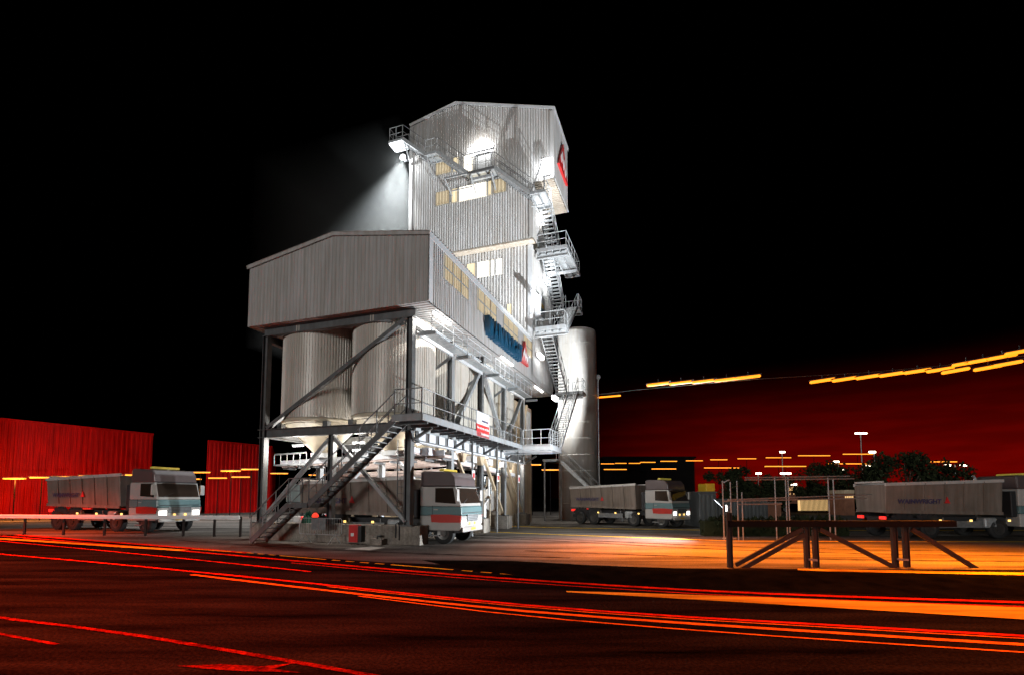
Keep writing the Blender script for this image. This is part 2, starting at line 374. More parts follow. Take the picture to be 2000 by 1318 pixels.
ribbon('road_red_streak', [(x-0.05,y-0.42) for x, y in RA if x > -7], 0.07, 0.012, 'redstreak')
ribbon('road_red_streak', [(x+.1,y+0.75) for x, y in RA if x < -9], 0.30, 0.012, 'redstreak')
ribbon('road_red_streak', [(x,y-1.55) for x, y in RA if x < -5], 0.12, 0.012, 'redstreak')
ribbon('road_amber_streak', chord([(-30,26.2),(-25.39,24.9),(-18.76,22.0),(-12.79,19.5)]), 0.42, 0.016, 'amberstreak')  # added amber strip in place of a light band
def dashes(L):
    out_ = []; s = 0
    while s < L:
        out_.append((s, min(L, s+2.3))); s += 2.6
        for _ in range(4): out_.append((s, min(L, s+0.34))); s += 0.62
    return out_
ribbon('road_amber_streak', [(-12.79,20.0),(-9.68,18.57),(-6.65,16.91),(-3.69,15.41),(-0.21,13.6)], 0.10, 0.016, 'amberstreak', dashes)
ribbon('road_mid_streak', RB, 0.13, 0.012, 'redstreak')
ribbon('road_mid_streak', RB2, 0.14, 0.012, 'orangestreak')
ribbon('road_mid_streak', RB3, 0.06, 0.012, 'orangestreak')
ribbon('road_mid_streak', [(x, y-0.17) for x, y in RB if x > -5], 0.05, 0.012, 'orangestreak')
ribbon('road_near_streak', RC, 0.10, 0.012, 'dimred')
ribbon('road_near_streak', [(-9,8.2),(-7.77,7.69),(-6.46,7.2)], 0.07, 0.012, 'dimred')
sheet('road_arrow_marking', [(-4.15,6.30),(-3.6,6.36),(-3.1,6.28),(-2.75,6.40),(-2.9,6.2),(-2.5,6.06),(-3.3,6.12),(-3.75,6.2)], 0.012, 'dimred')
sheet('road_yellow_streak', [(1.2,11.18),(3.31,10.85),(6.23,10.30),(9.62,9.55),(16,8.2),(14,7.3),(8.67,8.66),(5.77,9.62),(3.14,10.45),(1.2,11.05)], 0.012, 'yellowstreak')  # added strip coloured like a broad yellow light band
sheet('yard_yellow_streak', [(8.31,14.6),(14.04,13.85),(26,12.6),(25,11.6),(12.92,12.75),(8.14,14.3)], 0.012, 'yellowstreak')
ribbon('yard_amber_streak', [(-3.15,30.68),(2.81,27.42),(10.42,23.66),(15.26,23.4),(26,23.2)], 0.26, 0.012, 'amberstreak')  # added strips where yellow light bands cross the yard
ribbon('yard_amber_streak', [(-1.8,36.6),(3.0,33.6),(13.0,31.0),(25,31.0),(40,31)], 0.42, 0.012, 'amberstreak')
sheet('concrete_patch', [(-6.71,20.0),(-5.91,21.0),(-5.23,20.6),(-5.58,19.62)], 0.010, mat('pale_patch', (0.42,0.39,0.35), 0.8, var=0.15))
# dark tyre tracks and stains on the yard
for tx in ([(-3,26.5),(3,23.2),(9,19.2),(18,17.6),(30,17.2)],[(-2.6,27.4),(3.6,24.0),(9.6,20.6),(18,19.2),(30,18.8)],[(0.5,19.5),(6,17.4),(14,16.3),(28,15.6)],[(-16,24),(-9,20.5),(-3,18.2),(2,17.2)]):
    ribbon('yard_tyre_track', chord(tx), 0.34, 0.008, 'track')
# dark verge between yard and road: a low uneven bank
vb = MB(); topv = [(-3.0,16.6),(0.0,16.4),(2.4,15.4),(4.7,14.75),(7.0,14.35),(9.5,14.05),(14,13.4),(22,12.4),(34,11.2)]
botv = [(-1.2,14.2),(1.0,12.6),(3.2,11.75),(5.2,11.35),(7.0,11.0),(9.5,10.6),(13,9.9),(20,8.6),(30,7)]
N1, N2 = 48, 8
def interp(P, t):
    x = t*(len(P)-1); i = min(int(x), len(P)-2); f = x-i; return P[i][0]*(1-f)+P[i+1][0]*f, P[i][1]*(1-f)+P[i+1][1]*f
vv = []
for i in range(N1+1):
    a = interp(topv, i/N1); b = interp(botv, i/N1)
    for j in range(N2+1):
        k = j/N2; hgt = 0.006 + 0.16*math.sin(math.pi*k)*min(1, i/5)*(0.6+0.4*random.random())
        vv.append((a[0]*(1-k)+b[0]*k, a[1]*(1-k)+b[1]*k, hgt))
vb.add(vv, [(i*(N2+1)+j, i*(N2+1)+j+1, (i+1)*(N2+1)+j+1, (i+1)*(N2+1)+j) for i in range(N1) for j in range(N2)])
vo = vb.build('verge', 'verge', smooth=True); vo['kind'] = 'structure'

# ------------------------------------------------------------------ bin house (the long box on legs)
XF, YF, ZB, ZE, ZR = 0.9, -0.5, 10.52, 13.6, 14.45
XL, XM, YB = -9.2, -4.15, 21.0
bh = PT('bin_house', 'long grey corrugated bin house raised on steel legs with blue lettering along its side', 'industrial building', (XM, 8, ZB))
def roofz(x): return ZE + (ZR-ZE)*(1-abs(x-XM)/(XF-XM))
bh.part(corr(MB(), lambda u,z,d: (u, YF-d, z), XL, XF, const(ZB), lambda u,m: roofz(u), depth=0.022, pitch=0.2), 'gable_wall', 'clad_front')
wins = [(0.95,3.75),(4.93,7.8),(8.98,11.9),(13.05,16.08),(17.05,19.2)]
holes = [(a, b, 12.1, 13.38) for a, b in wins]
bh.part(corr(MB(), lambda u,z,d: (XF+d, u, z), YF, YB, const(ZB), const(ZE), holes, pitch=0.2, depth=0.035), 'side_wall', 'clad')
bh.part(corr(MB(), lambda u,z,d: (XL-d, u, z), YF, YB, const(ZB), const(ZE)), 'side_wall', 'clad')
bh.part(MB().add([(XL-.1,YB,ZB),(XF+.1,YB,ZB),(XF+.1,YB,ZE),(XM,YB,ZR),(XL-.1,YB,ZE)], [(0,1,2,3,4)]), 'rear_wall', 'clad')
rf = MB()
corr(rf, lambda u,z,d: (z, u, roofz(z)+0.03+d), YF-0.12, 14.9, const(XM), const(XF+0.16), pitch=0.25, depth=0.04)
corr(rf, lambda u,z,d: (z, u, roofz(z)+0.03+d), YF-0.12, YB, const(XL-0.16), const(XM), pitch=0.25, depth=0.04)
ro = bh.part(rf, 'roof', 'clad')
fl = MB()
fl.bar((XF+0.075,YF-0.06,ZE-0.12), (XF+0.075,14.88,ZE-0.12), 0.05, 0.26)
bh.part(fl, 'eaves_flashing', 'flash', ro)
v = MB(); v.bar((XL-0.1,YF-0.075,ZE-0.05), (XM,YF-0.075,ZR-0.05), 0.03, 0.2); v.bar((XM+0.001,YF-0.075,ZR-0.05), (XF+0.1,YF-0.075,ZE-0.05), 0.03, 0.2)
bh.part(v, 'verge_flashing', 'clad_front', ro)
bh.part(MB().box(XF+0.055, XF+0.085, YF-0.06, YF+0.22, ZB, ZE-0.26), 'corner_flashing', 'flash')
bh.part(corr(MB(), lambda u,z,d: (z, u, ZB+0.02-d*0.6), YF+0.02, YB, const(XL+0.05), const(XF-0.05)), 'soffit', 'clad')
for i, (a, b) in enumerate(wins):
    fr = MB()
    for y in (a+0.03, a+(b-a)*0.33, a+(b-a)*0.67, b-0.03): fr.box(XF+0.034, XF+0.046, y-0.03, y+0.03, 12.1, 13.38)
    fr.box(XF+0.034, XF+0.045, a+0.06, b-0.06, 12.68, 12.75); fr.box(XF+0.034, XF+0.045, a+0.06, b-0.06, 12.1, 12.14); fr.box(XF+0.034, XF+0.045, a+0.06, b-0.06, 13.33, 13.38)
    wo = bh.part(fr, 'window', 'steelmid')
    bh.part(corr(MB(), lambda u,z,d: (XF-0.01+d*0.8, u, z), a, b, const(12.1), const(13.38)), 'glazing', 'win' if i < 4 else 'winwarm', wo)
# 3-D letters along the side
let = bpy.data.objects.new('lettering', None); COL.objects.link(let); let.parent = bh.o; let.location = Vector((XF+0.09, 5.65, 10.98)) - bh.base
word = [('W',1.5),('A',1.15),('I',0.5),('N',1.15),('W',1.5),('R',1.15),('I',0.5),('G',1.2),('H',1.15),('T',1.05)]
tot = sum(k for _, k in word); wid = 6.1; y = 0
for ch, k in word:
    c = bpy.data.curves.new('letter', 'FONT'); c.body = ch; c.size = 1; c.extrude = 0.16; c.offset = 0.022
    tmp = bpy.data.objects.new('letter_tmp', c); COL.objects.link(tmp)
    bpy.context.view_layer.update()
    me = bpy.data.meshes.new_from_object(tmp.evaluated_get(bpy.context.evaluated_depsgraph_get()))
    bpy.data.objects.remove(tmp)
    xs = [q.co.x for q in me.vertices]; ys = [q.co.y for q in me.vertices]
    cw = wid*k/tot
    for q in me.vertices:
        q.co = Vector((q.co.z+0.16, y + 0.04 + (q.co.x-min(xs))/(max(xs)-min(xs))*(cw-0.08), (q.co.y-min(ys))/(max(ys)-min(ys))*1.08))
    me.materials.clear(); me.materials.append(M['blue'])
    lo = bpy.data.objects.new('letter', me); COL.objects.link(lo); lo.parent = let
    y += cw
emblem(bh, lambda u,v,d: (XF+0.1+d, 11.95+u*1.62, 11.15+v*1.62), 0.16)

# ------------------------------------------------------------------ tower
tw = PT('mixing_tower', 'tall grey corrugated mixing tower with a wider top storey and lit windows', 'tower', (-4, 17, 13.5))
YT, YM = 14.3, 15.0
def tz(x): return 32.07+(x+8.9)*(32.85-32.07)/3.9 if x < -5 else 32.85-(x+5)*(32.85-30.35)/7.85
wl = [(-6.72,-5.42,24.7,25.85),(-5.32,-4.74,24.7,25.85),(-4.68,-2.35,24.7,25.85),(-2.28,-1.92,24.7,25.85),(-1.85,-0.74,24.7,25.85),
      (-6.74,-5.30,27.2,28.36),(-5.2,-4.66,27.2,28.36),(-4.3,-3.55,26.9,28.3)]
door = (-3.3,-2.0,26.1,28.15)
tw.part(corr(MB(), lambda u,z,d: (u, YT-d, z), -9.0, 2.85, lambda u,m: 20.85 if m < 1.27 else 25.0, lambda u,m: tz(u), wl+[door]+[(1.27,1.271,20,20.1)], pitch=0.2, depth=0.026), 'upper_front_wall', 'clad')
kinds = ['win','winwarm','winhot','winwarm','win','win','winwarm','winhot']
for h, k in zip(wl, kinds):
    f = MB()
    for x in (h[0]+0.03, h[1]-0.03): f.box(x-0.03, x+0.03, YT-0.055, YT-0.045, h[2], h[3])
    f.box(h[0]+.06, h[1]-.06, YT-0.055, YT-0.045, h[2], h[2]+0.04)
    wo = tw.part(f, 'window', 'steelmid')
    tw.part(corr(MB(), lambda u,z,d: (u, YT+0.02-d*0.7, z), h[0], h[1], const(h[2]), const(h[3])), 'glazing', k, wo)
dr = tw.part(MB().box(door[0]+.04, door[1]-.04, YT+0.01, YT+0.05, door[2], door[3]-.04), 'door', 'flash')
tw.part(MB().tube([(-2.2,YT-0.03,27.0),(-2.2,YT-0.03,27.25)], 0.02), 'handle', 'dark', dr)
f = MB(); f.box(door[0]-.03, door[0]+.038, YT-0.075, YT-0.055, door[2], door[3]); f.box(door[1]-.038, door[1]+.03, YT-0.075, YT-0.055, door[2], door[3]); f.box(door[0]-.03, door[1]+.03, YT-0.075, YT-0.055, door[3]+.001, door[3]+.07)
tw.part(f, 'door_frame', 'steelmid', dr)
YR = 18.85
tw.part(corr(MB(), lambda u,z,d: (2.85+d, u, z), YT, YR, const(25.0), const(30.36), depth=0.03), 'top_side_wall', 'clad')
tw.part(corr(MB(), lambda u,z,d: (1.27+d, u, z), YT, YR, const(20.85), const(25.0), depth=0.03), 'upper_side_wall', 'clad')
tw.part(MB().add([(-9.0,YT,20.85),(-9.0,YR,20.85),(-9.0,YR,32.05),(-9.0,YT,32.05)], [(0,1,2,3)]), 'upper_left_wall', 'clad')
tw.part(MB().add([(-9.0,YR,13.5),(0.95,YR,13.5),(0.95,YR,20.85),(1.27,YR,20.85),(1.27,YR,25.0),(2.85,YR,25.0),(2.85,YR,30.36),(-5,YR,32.85),(-9.0,YR,32.05),(-9.0,YR,25.0),(-9.0,YR,20.85)], [(0,1,2,10),(10,2,3,4,9),(9,4,5,6,7,8)]), 'upper_rear_wall', 'clad')
tw.part(corr(MB(), lambda u,z,d: (z, u, 25.0-d), YT+0.02, YR, const(1.3), const(2.83)), 'top_soffit', 'soffit')
tw.part(MB().box(-8.98, 1.26, YT+0.02, YM, 20.72, 20.84), 'upper_soffit', 'soffit')
rm = MB()
for a, b in ((-9.1,-5),(-5,2.98)):
    za, zb_ = tz(max(a,-8.9)) + (tz(-8.9)-tz(-8.7) if a < -9 else 0), tz(b)
    rm.add([(a,YT-0.1,za+.02),(b,YT-0.1,zb_+.02),(b,YR+.1,zb_+.02),(a,YR+.1,za+.02),(a,YT-0.1,za+.07),(b,YT-0.1,zb_+.07),(b,YR+.1,zb_+.07),(a,YR+.1,za+.07)],
           [(0,3,2,1),(4,5,6,7),(0,1,5,4),(1,2,6,5),(2,3,7,6),(3,0,4,7)])
ro = tw.part(rm, 'roof', 'clad')
rv = MB(); rv.bar((-9.05,YT-0.085,31.97),(-5.0,YT-0.085,32.78),0.02,0.2); rv.bar((-4.999,YT-0.085,32.78),(2.95,YT-0.085,30.26),0.02,0.2); rv.bar((2.945,YT-0.07,30.22),(2.945,YR,30.22),0.03,0.22)
tw.part(rv, 'roof_flashing', 'flash', ro)
for b_ in ((2.60, 2.90, 25.0, 30.1),(1.02, 1.30, 20.85, 24.98),(-9.03, -8.75, 20.85, 31.8)): tw.part(MB().box(b_[0], b_[1], YT-0.082, YT-0.056, b_[2], b_[3]), 'corner_flashing', 'clad')
tw.part(MB().bar((2.92,YT,25.02),(2.92,YR,25.02),0.05,0.12), 'bottom_trim', 'clad')
mh = [(-4.3,-3.5,18.8,20.0),(-3.44,-2.38,18.8,20.0),(-2.30,-1.95,18.8,20.0),(-1.88,-1.3,18.8,20.0),(-1.0,-0.55,15.6,16.4)]
tw.part(corr(MB(), lambda u,z,d: (u, YM-d, z), -8.6, 0.95, const(13.4), const(20.72), mh, depth=0.05, pitch=0.24), 'lower_front_wall', 'clad')
for h in mh:
    f = MB()
    for x in (h[0]+0.03, h[1]-0.03): f.box(x-0.03, x+0.03, YM-0.06, YM-0.05, h[2], h[3])
    wo = tw.part(f, 'window', 'steelmid')
    tw.part(MB().add([(h[0],YM-.01,h[2]),(h[1],YM-.01,h[2]),(h[1],YM-.01,h[3]),(h[0],YM-.01,h[3])], [(0,1,2,3)]), 'glazing', 'winhot' if h[0] > -3.6 and h[2] > 17 else 'winwarm', wo)
tw.part(corr(MB(), lambda u,z,d: (1.0+d, u, z), YM, YR+2.2, const(10.9), const(20.72), depth=0.03), 'lower_side_wall', 'clad')
tw.part(MB().box(0.68, 1.04, YM-0.10, YM-0.072, 13.7, 20.72), 'corner_flashing', 'flash')
tw.part(MB().add([(-8.6,YM,13.4),(-8.6,YR,13.4),(-8.6,YR,20.8),(-8.6,YM,20.8)], [(0,1,2,3)]), 'lower_left_wall', 'clad')
tw.part(MB().tube([(-9.15,14.6,29),(-9.2,15.5,13.5)], 0.05), 'conduit', 'galvdark')
emblem(tw, lambda u,v,d: (2.89+d, 15.2+u*2.9, 26.7+v*2.5), 0.16)
eb = PT('control_box', 'pale wall cabinet with yellow and blue warning labels beside the stair landing', 'cabinet', (1.2, 16.1, 15.4))
eb.part(MB().box(1.06, 1.5, 15.5, 16.7, 15.45, 17.0), 'cabinet_body', 'board')
eb.part(MB().box(1.502, 1.515, 15.75, 16.35, 16.15, 16.42), 'yellow_label', 'yellow'); eb.part(MB().box(1.502, 1.515, 15.75, 16.35, 15.9, 16.1), 'blue_label', 'blue')

# ------------------------------------------------------------------ steel frame below
fr = PT('support_steelwork', 'dark steel support frame of columns, beams and diagonal braces under the bin house', 'steel frame', (-4.3, 6, 0.83))
YC = (0.0, 4.05, 8.1, 12.15, 16.3)
for yy in YC:
    for xx in (-8.4, -0.2):
        fr.part(MB().ibeam((xx, yy, 0.84), (xx, yy, 10.1), 0.30, 0.30, 0.025), 'column', 'steel' if yy in (0.0, 8.1) else 'steelmid')
for yy in (0.0, 4.05):
    fr.part(MB().ibeam((-4.3, yy, 0.84), (-4.3, yy, 5.0), 0.28, 0.28, 0.025), 'column', 'steel' if yy == 0 else 'board')
def bm(p, q, w=0.25, h=0.4, m='steel', t=0.03): return fr.part(MB().ibeam(p, q, w, h, t), 'beam', m)
bm((-8.7,0,5.2),(0.1,0,5.2), 0.3, 0.42); bm((-8.6,0,10.3),(0.0,0,10.3), 0.3, 0.42)
bm((-8.6,8.1,10.3),(0,8.1,10.3)); bm((-8.4,4.05,5.2),(-0.36,4.05,5.2), m='steelmid'); bm((-8.4,8.1,5.2),(-0.36,8.1,5.2), m='steelmid')
for xx, m in ((-8.4,'steel'),(-0.2,'galv')):
    for a, b in zip(YC, YC[1:]): bm((xx,a+0.16,10.0),(xx,b-0.16,10.0), 0.25, 0.4, 'flash' if xx > -1 else 'steel'); 
    for a, b in zip(YC, YC[1:]): bm((xx,a+0.16,5.2),(xx,b-0.16,5.2), 0.25, 0.4, m)
for a, b in zip(YC, YC[1:]): fr.part(MB().bar((-0.05,a+0.16,9.45),(-0.05,b-0.16,9.45),0.1,0.16), 'beam', 'flash')
def br(p, q, m='steelmid', w=0.18): fr.part(MB().bar(p, q, w, w*0.9), 'brace', m)
br((-8.2,-0.02,5.46),(-0.4,-0.02,10.1), 'steel', 0.2)
br((-8.3,-0.02,1.0),(-4.45,-0.02,4.8),'steelmid'); br((-4.15,-0.02,4.8),(-0.3,-0.02,1.0),'steelmid')
br((-0.15,4.2,5.5),(-0.15,8.0,9.75),'steelmid',0.22); br((-0.15,8.25,9.75),(-0.15,12.0,5.5),'steelmid',0.22); br((-0.15,12.3,5.5),(-0.15,16.2,9.75),'steelmid',0.22)
br((-0.2,3.9,9.3),(-1.7,3.2,8.0),'steel',0.15); br((-0.2,8.0,9.3),(-1.7,7.3,8.0),'steel',0.15); br((-0.2,12.0,9.3),(-1.7,11.3,8.0),'steel',0.15)
br((-8.2,4.05,1.0),(-4.4,4.05,4.8),'board'); br((-4.1,4.05,4.8),(-0.3,4.05,1.0),'board')
br((-0.2,4.2,4.8),(-0.2,8.0,1.0),'beige',0.16); br((-0.2,8.3,4.8),(-0.2,12.0,1.0),'beige',0.16); br((-0.2,12.3,4.6),(-0.2,16.1,1.0),'beige',0.16)
for yy in YC:
    fr.part(MB().bar((-0.2,yy,4.5),(0.9,yy,5.1),0.12,0.12), 'bracket', 'steel')
    fr.part(MB().box(-0.5,0.1,yy-0.25,yy+0.25,0.82,0.875), 'base_plate', 'steel')
fr.part(MB().box(-8.7,-8.1,-0.25,0.25,0.82,0.875), 'base_plate', 'steel')
# pale stiffened plate girder under the walkway
for i in range(13):
    y0 = 0.35 + i*0.98; fr.part(MB().box(0.02, 0.06, y0, y0+0.62, 4.62, 5.0), 'stiffener_panel', 'board')
gm = MB().box(-0.06, 0.015, 0.2, 15.9, 4.55, 4.98); fr.part(gm, 'plate_girder', 'steel')
fr.part(MB().bar((0.05,0.2,4.5),(0.05,15.9,4.5),0.3,0.06), 'girder_flange', 'board')
# two eaves catwalk rails under the long side
ew = PT('maintenance_catwalk', 'narrow catwalk with rails tucked under the long side of the bin house', 'catwalk', (0.3, 4, 10.2))
for a, b in ((0.4,3.7),(4.3,7.7),(8.4,11.8),(12.4,16.0)): rail(ew, [(0.62,a,9.55),(0.62,b,9.55)], 0.9, 0.02, 1.1, 'flash')
ew.part(MB().box(0.1, 0.66, 0.3, 16.0, 9.46, 9.54), 'deck', 'galv')
for yy in YC: ew.part(MB().box(0.0, 0.9, yy+0.2, yy+0.32, 9.3, 9.455), 'bracket', 'steelmid')

# storage bins
def bin_(x, y, label, r=2.02):
    t = PT('storage_bin', label, 'storage bin', (x, y, 4.2), 'corrugated storage bins under the bin house')
    n = 92; vs = []; prof = []
    for k in range(n):
        a0 = 2*math.pi*k/n; st = 2*math.pi/n
        prof += [(a0, r-0.022), (a0+st*0.36, r-0.022), (a0+st*0.48, r), (a0+st*0.88, r)]
    mb = MB(); q = len(prof)
    for z in (5.95, 10.5): vs += [(x+rr*math.cos(a), y+rr*math.sin(a), z) for a, rr in prof]
    mb.add(vs, [(k, (k+1) % q, q+(k+1) % q, q+k) for k in range(q)])
    t.part(mb, 'shell', 'bin')
    t.part(MB().lathe([(r-0.12,5.72),(r-0.02,5.78),(r-0.02,5.94),(r-0.1,5.945)], (x,y,0), 64), 'skirt', 'binskirt', smooth=True)
    t.part(MB().lathe([(0.42,4.35),(r-0.25,5.70),(r-0.14,5.71)], (x,y,0), 48), 'hopper', 'binskirt', smooth=True)
    g_ = MB().box(x-0.4,x+0.4,y-0.4,y+0.4,4.1,4.34); t.part(g_, 'discharge_gate', 'steelmid')
    for k in range(4):
        a = math.pi/4+k*math.pi/2; fx, fy = x+(r-0.05)*math.cos(a), y+(r-0.05)*math.sin(a)
        t.part(MB().box(fx-.14,fx+.14,fy-.14,fy+.14,5.42,5.76), 'foot', 'steel')
bin_(-6.55, 2.0, 'corrugated storage bin at the front left, beside the left corner column')
bin_(-2.3, 2.0, 'corrugated storage bin at the front corner, half lit by the tube lamp')
bin_(-2.3, 6.05, 'corrugated storage bin in the second bay back along the side')
bin_(-2.3, 10.1, 'corrugated storage bin in the third bay, behind the notice board')
bin_(-2.3, 14.2, 'corrugated storage bin in the last bay, nearest the stair tower')

# plinths
p = PT('concrete_plinth', 'low concrete plinth wall carrying the front columns', 'plinth', (-4.3, 0.2, 0))
p.part(MB().box(-9.1, 0.38, -0.02, 0.75, -0.05, 0.84), 'wall', 'concrete', bevel=0.02)
p.part(MB().box(-8.3, -3.2, 0.752, 3.7, -0.05, 0.30), 'inner_step', 'concrete')
for yy, nm in ((4.05,'second'),(8.1,'third'),(12.15,'fourth'),(16.3,'fifth')):
    q = PT('concrete_pad', 'square concrete pad under the %s side column of the steel frame' % nm, 'concrete pad', (-0.2, yy, 0), 'column pads')
    q.part(MB().box(-0.65, 0.25, yy-0.5, yy+0.5, -0.05, 0.82), 'pad', 'concrete', bevel=0.02)
q = PT('concrete_step', 'small pale concrete block with a pipe stub at the foot of the plinth', 'concrete block', (-1.55,-0.35,0))
q.part(MB().box(-1.85,-1.25,-0.45,-0.05,-0.02,0.26), 'block', 'concrete', bevel=0.015); q.part(MB().tube([(-1.6,-0.25,0.26),(-1.6,-0.25,0.36),(-1.4,-0.25,0.38)],0.05), 'pipe_stub', 'dark')
q = PT('cable_conduit', 'pair of vertical conduits clipped to the plinth near the corner column', 'conduit', (-0.75,-0.05,0.1))
q.part(MB().tube([(-0.8,-0.05,0.3),(-0.8,-0.05,0.9),(-0.8,0.1,0.95)],0.03), 'pipe', 'dark'); q.part(MB().tube([(-0.62,-0.05,0.2),(-0.62,-0.05,0.95)],0.03), 'pipe', 'dark')
q = PT('fire_cabinet', 'red upright fire cabinet standing against the plinth wall', 'cabinet', (-2.8,-0.2,0.0))
q.part(MB().box(-3.05,-2.58,-0.32,-0.035,0.07,0.84), 'cabinet_body', 'red', bevel=0.015); q.part(MB().box(-3.0,-2.66,-0.335,-0.322,0.12,0.8), 'door', 'red')
q.part(MB().box(-2.92,-2.76,-0.342,-0.336,0.34,0.48), 'label', 'white'); q.part(MB().box(-2.57,-2.4,-0.3,-0.04,0.1,0.8), 'hinge_side', 'dark')
# crowd barrier with grey board
q = PT('crowd_barrier', 'galvanised crowd-control barrier standing before the plinth', 'barrier', (-4.3,-0.7,0))
q.part(MB().tube([(-5.4,-0.7,0.42),(-5.45,-0.7,0.5),(-5.45,-0.7,1.05),(-5.38,-0.7,1.13),(-3.2,-0.7,1.13),(-3.13,-0.7,1.05),(-3.13,-0.7,0.5),(-3.2,-0.7,0.4),(-5.4,-0.7,0.42)],0.02), 'frame', 'galv')
bmb = MB()
for i in range(1, 18): bmb.tube([(-5.45+i*0.129,-0.7,0.42),(-5.45+i*0.129,-0.7,1.12)],0.008,4)
q.part(bmb, 'infill_bars', 'galv')
for xx in (-5.1,-3.5): q.part(MB().tube([(xx-0.1,-1.0,0.02),(xx,-0.7,0.4),(xx+0.1,-0.42,0.02)],0.018), 'leg', 'galv')
q = PT('grey_board', 'ribbed grey sheet hung over the crowd-control barrier', 'sheet', (-4.4,-0.75,0.7))
q.part(corr(MB(), lambda u,z,d: (u,-0.74-d*0.5,z), -4.75,-3.95, const(0.62), const(1.14), pitch=0.13, depth=0.03), 'sheet_panel', 'galvdark')
q = PT('green_tarp', 'heap of green tarpaulin lying on the plinth beside the stair', 'tarpaulin', (-6.0,0.5,0.84))
hv = [(-5.9+0.5*math.cos(a)*k*(0.8+0.3*math.sin(3*a)), 0.35+0.3*math.sin(a)*k, 0.845+0.55*(1-k)**0.7*(1+0.2*math.sin(5*a))) for k in (1,0.8,0.55,0.3,0.1) for a in [i*math.pi/9 for i in range(18)]]
q.part(MB().add(hv, [(i*18+j, i*18+(j+1)%18, (i+1)*18+(j+1)%18, (i+1)*18+j) for i in range(4) for j in range(18)]), 'cloth', 'green')
q = PT('red_beacon_lamp', 'small glowing red warning lamp on top of the barrier', 'warning lamp', (-4.55,-0.7,1.15))
q.part(MB().lathe([(0.10,0),(0.16,0.04),(0.13,0.14),(0.05,0.22)], (-4.58,-0.7,1.16), 14), 'lens', mat('lit_red_warning_lamp',(0.6,0.03,0.02),0.3,emit=(1,0.06,0.03),estr=1.0), smooth=True)
q.part(MB().lathe([(0.12,0),(0.12,0.03)], (-4.58,-0.7,1.13), 14), 'base', 'dark')

# ------------------------------------------------------------------ stairs and walkways
st = PT('access_stair', 'dark steel stair with a half landing rising from the ground to the side walkway', 'staircase', (-7.3,-1.2,0))
ys, wd = -1.65, 0.85
stair(st, (-7.3,ys,0.08), (-5.25,ys,1.74), (0,1,0), wd, 'galvdark', 'steel', rails=(1,1))
stair(st, (-4.15,ys,1.74), (0.05,ys,5.22), (0,1,0), wd, 'galvdark', 'steel', rails=(1,1))
platform(st, -5.25, -4.15, ys-0.03, ys+wd+0.03, 1.80, 'galvdark', 'steel')
rail(st, [(-5.25,ys,1.8),(-4.15,ys,1.8)], m='galvdark'); rail(st, [(-5.25,ys+wd,1.8),(-4.15,ys+wd,1.8)], m='galvdark')
st.part(MB().bar((-4.6,ys+0.4,1.7),(-4.6,0.0,1.7),0.1,0.15), 'support_bracket', 'steel')
wk = PT('side_walkway', 'grey steel walkway with handrails running along the side at bin-outlet level', 'walkway', (0.8, 5, 5.1))
wk.part(MB().box(0.08,1.4,-1.78,11.2,5.24,5.29), 'deck', 'galvdark')
e = MB(); e.bar((1.42,-1.80,5.27),(1.42,11.2,5.27),0.05,0.26); e.bar((0.06,-0.4,5.27),(0.06,11.2,5.27),0.04,0.2); e.bar((0.03,-1.80,5.27),(1.39,-1.80,5.27),0.05,0.26)
wk.part(e, 'edge_channel', 'steelmid')
for i in range(14):
    yy = -1.3+i*0.9; wk.part(MB().bar((0.1,yy,5.14),(1.4,yy,5.14),0.09,0.17), 'cross_bearer', 'steel')
rail(wk, [(0.12,-1.76,5.3),(1.38,-1.76,5.3),(1.38,11.1,5.3)], 1.15, 0.026, 1.05, 'galvdark', (0.55,), True)
rail(wk, [(0.15,4.4,5.3),(0.15,11.1,5.3)], 1.1, 0.022, 1.3, 'galvdark')
nb = PT('notice_board', 'red and white notice board forbidding entry, fixed to the walkway rail', 'sign', (1.45,4.5,5.0))
nb.part(MB().box(1.42,1.445,3.66,5.35,5.15,5.78), 'red_panel', 'red'); nb.part(MB().box(1.42,1.445,3.66,5.35,5.782,6.42), 'white_panel', 'board')
RT = (math.pi/2, 0, math.pi/2)
text('No entry to vehicles', 0.185, 0.003, 'white', nb.o, Vector((1.451,4.5,5.60))-nb.base, RT, offset=0.004)
text('& pedestrians', 0.185, 0.003, 'white', nb.o, Vector((1.451,4.78,5.32))-nb.base, RT, offset=0.004)
text('WAINWRIGHT', 0.135, 0.003, 'dimletter', nb.o, Vector((1.451,4.78,5.98))-nb.base, RT, offset=0.005)
emblem(nb, lambda u,v,d: (1.446+d*0.03, 5.08+u*0.17, 5.92+v*0.19), 0.02)
lc = PT('lower_landing', 'pale lit landing with handrails where the walkway meets the stair tower', 'landing', (1.7, 13, 5.1))
platform(lc, 0.1, 3.3, 11.25, 14.1, 5.3, 'galv', 'flash', 0.26)
lc.part(MB().ibeam((-0.3,11.6,4.95),(3.3,11.6,4.95),0.2,0.22), 'support_beam', 'flash')
rail(lc, [(1.45,11.3,5.3),(3.25,11.3,5.3),(3.25,13.9,5.3)], m='flash', sp=0.7, toe=True)
rail(lc, [(0.15,11.3,5.3),(0.15,13.9,5.3)], m='flash', sp=0.9)
yu = PT('tower_stair', 'zigzag steel stair tower with landings climbing the right-hand wall of the tower', 'staircase', (2.4, 17, 5))
ev = (1,0,0)
stair(yu, (2.45,14.05,5.25), (2.45,20.5,10.65), ev, 0.8, 'galv', 'flash')          # up to the back
platform(yu, 1.35, 3.6, 20.5, 22.0, 10.7); rail(yu, [(1.4,21.95,10.7),(3.55,21.95,10.7),(3.55,20.6,10.7)])
stair(yu, (1.45,20.5,10.65), (1.45,15.7,14.15), ev, 0.85)
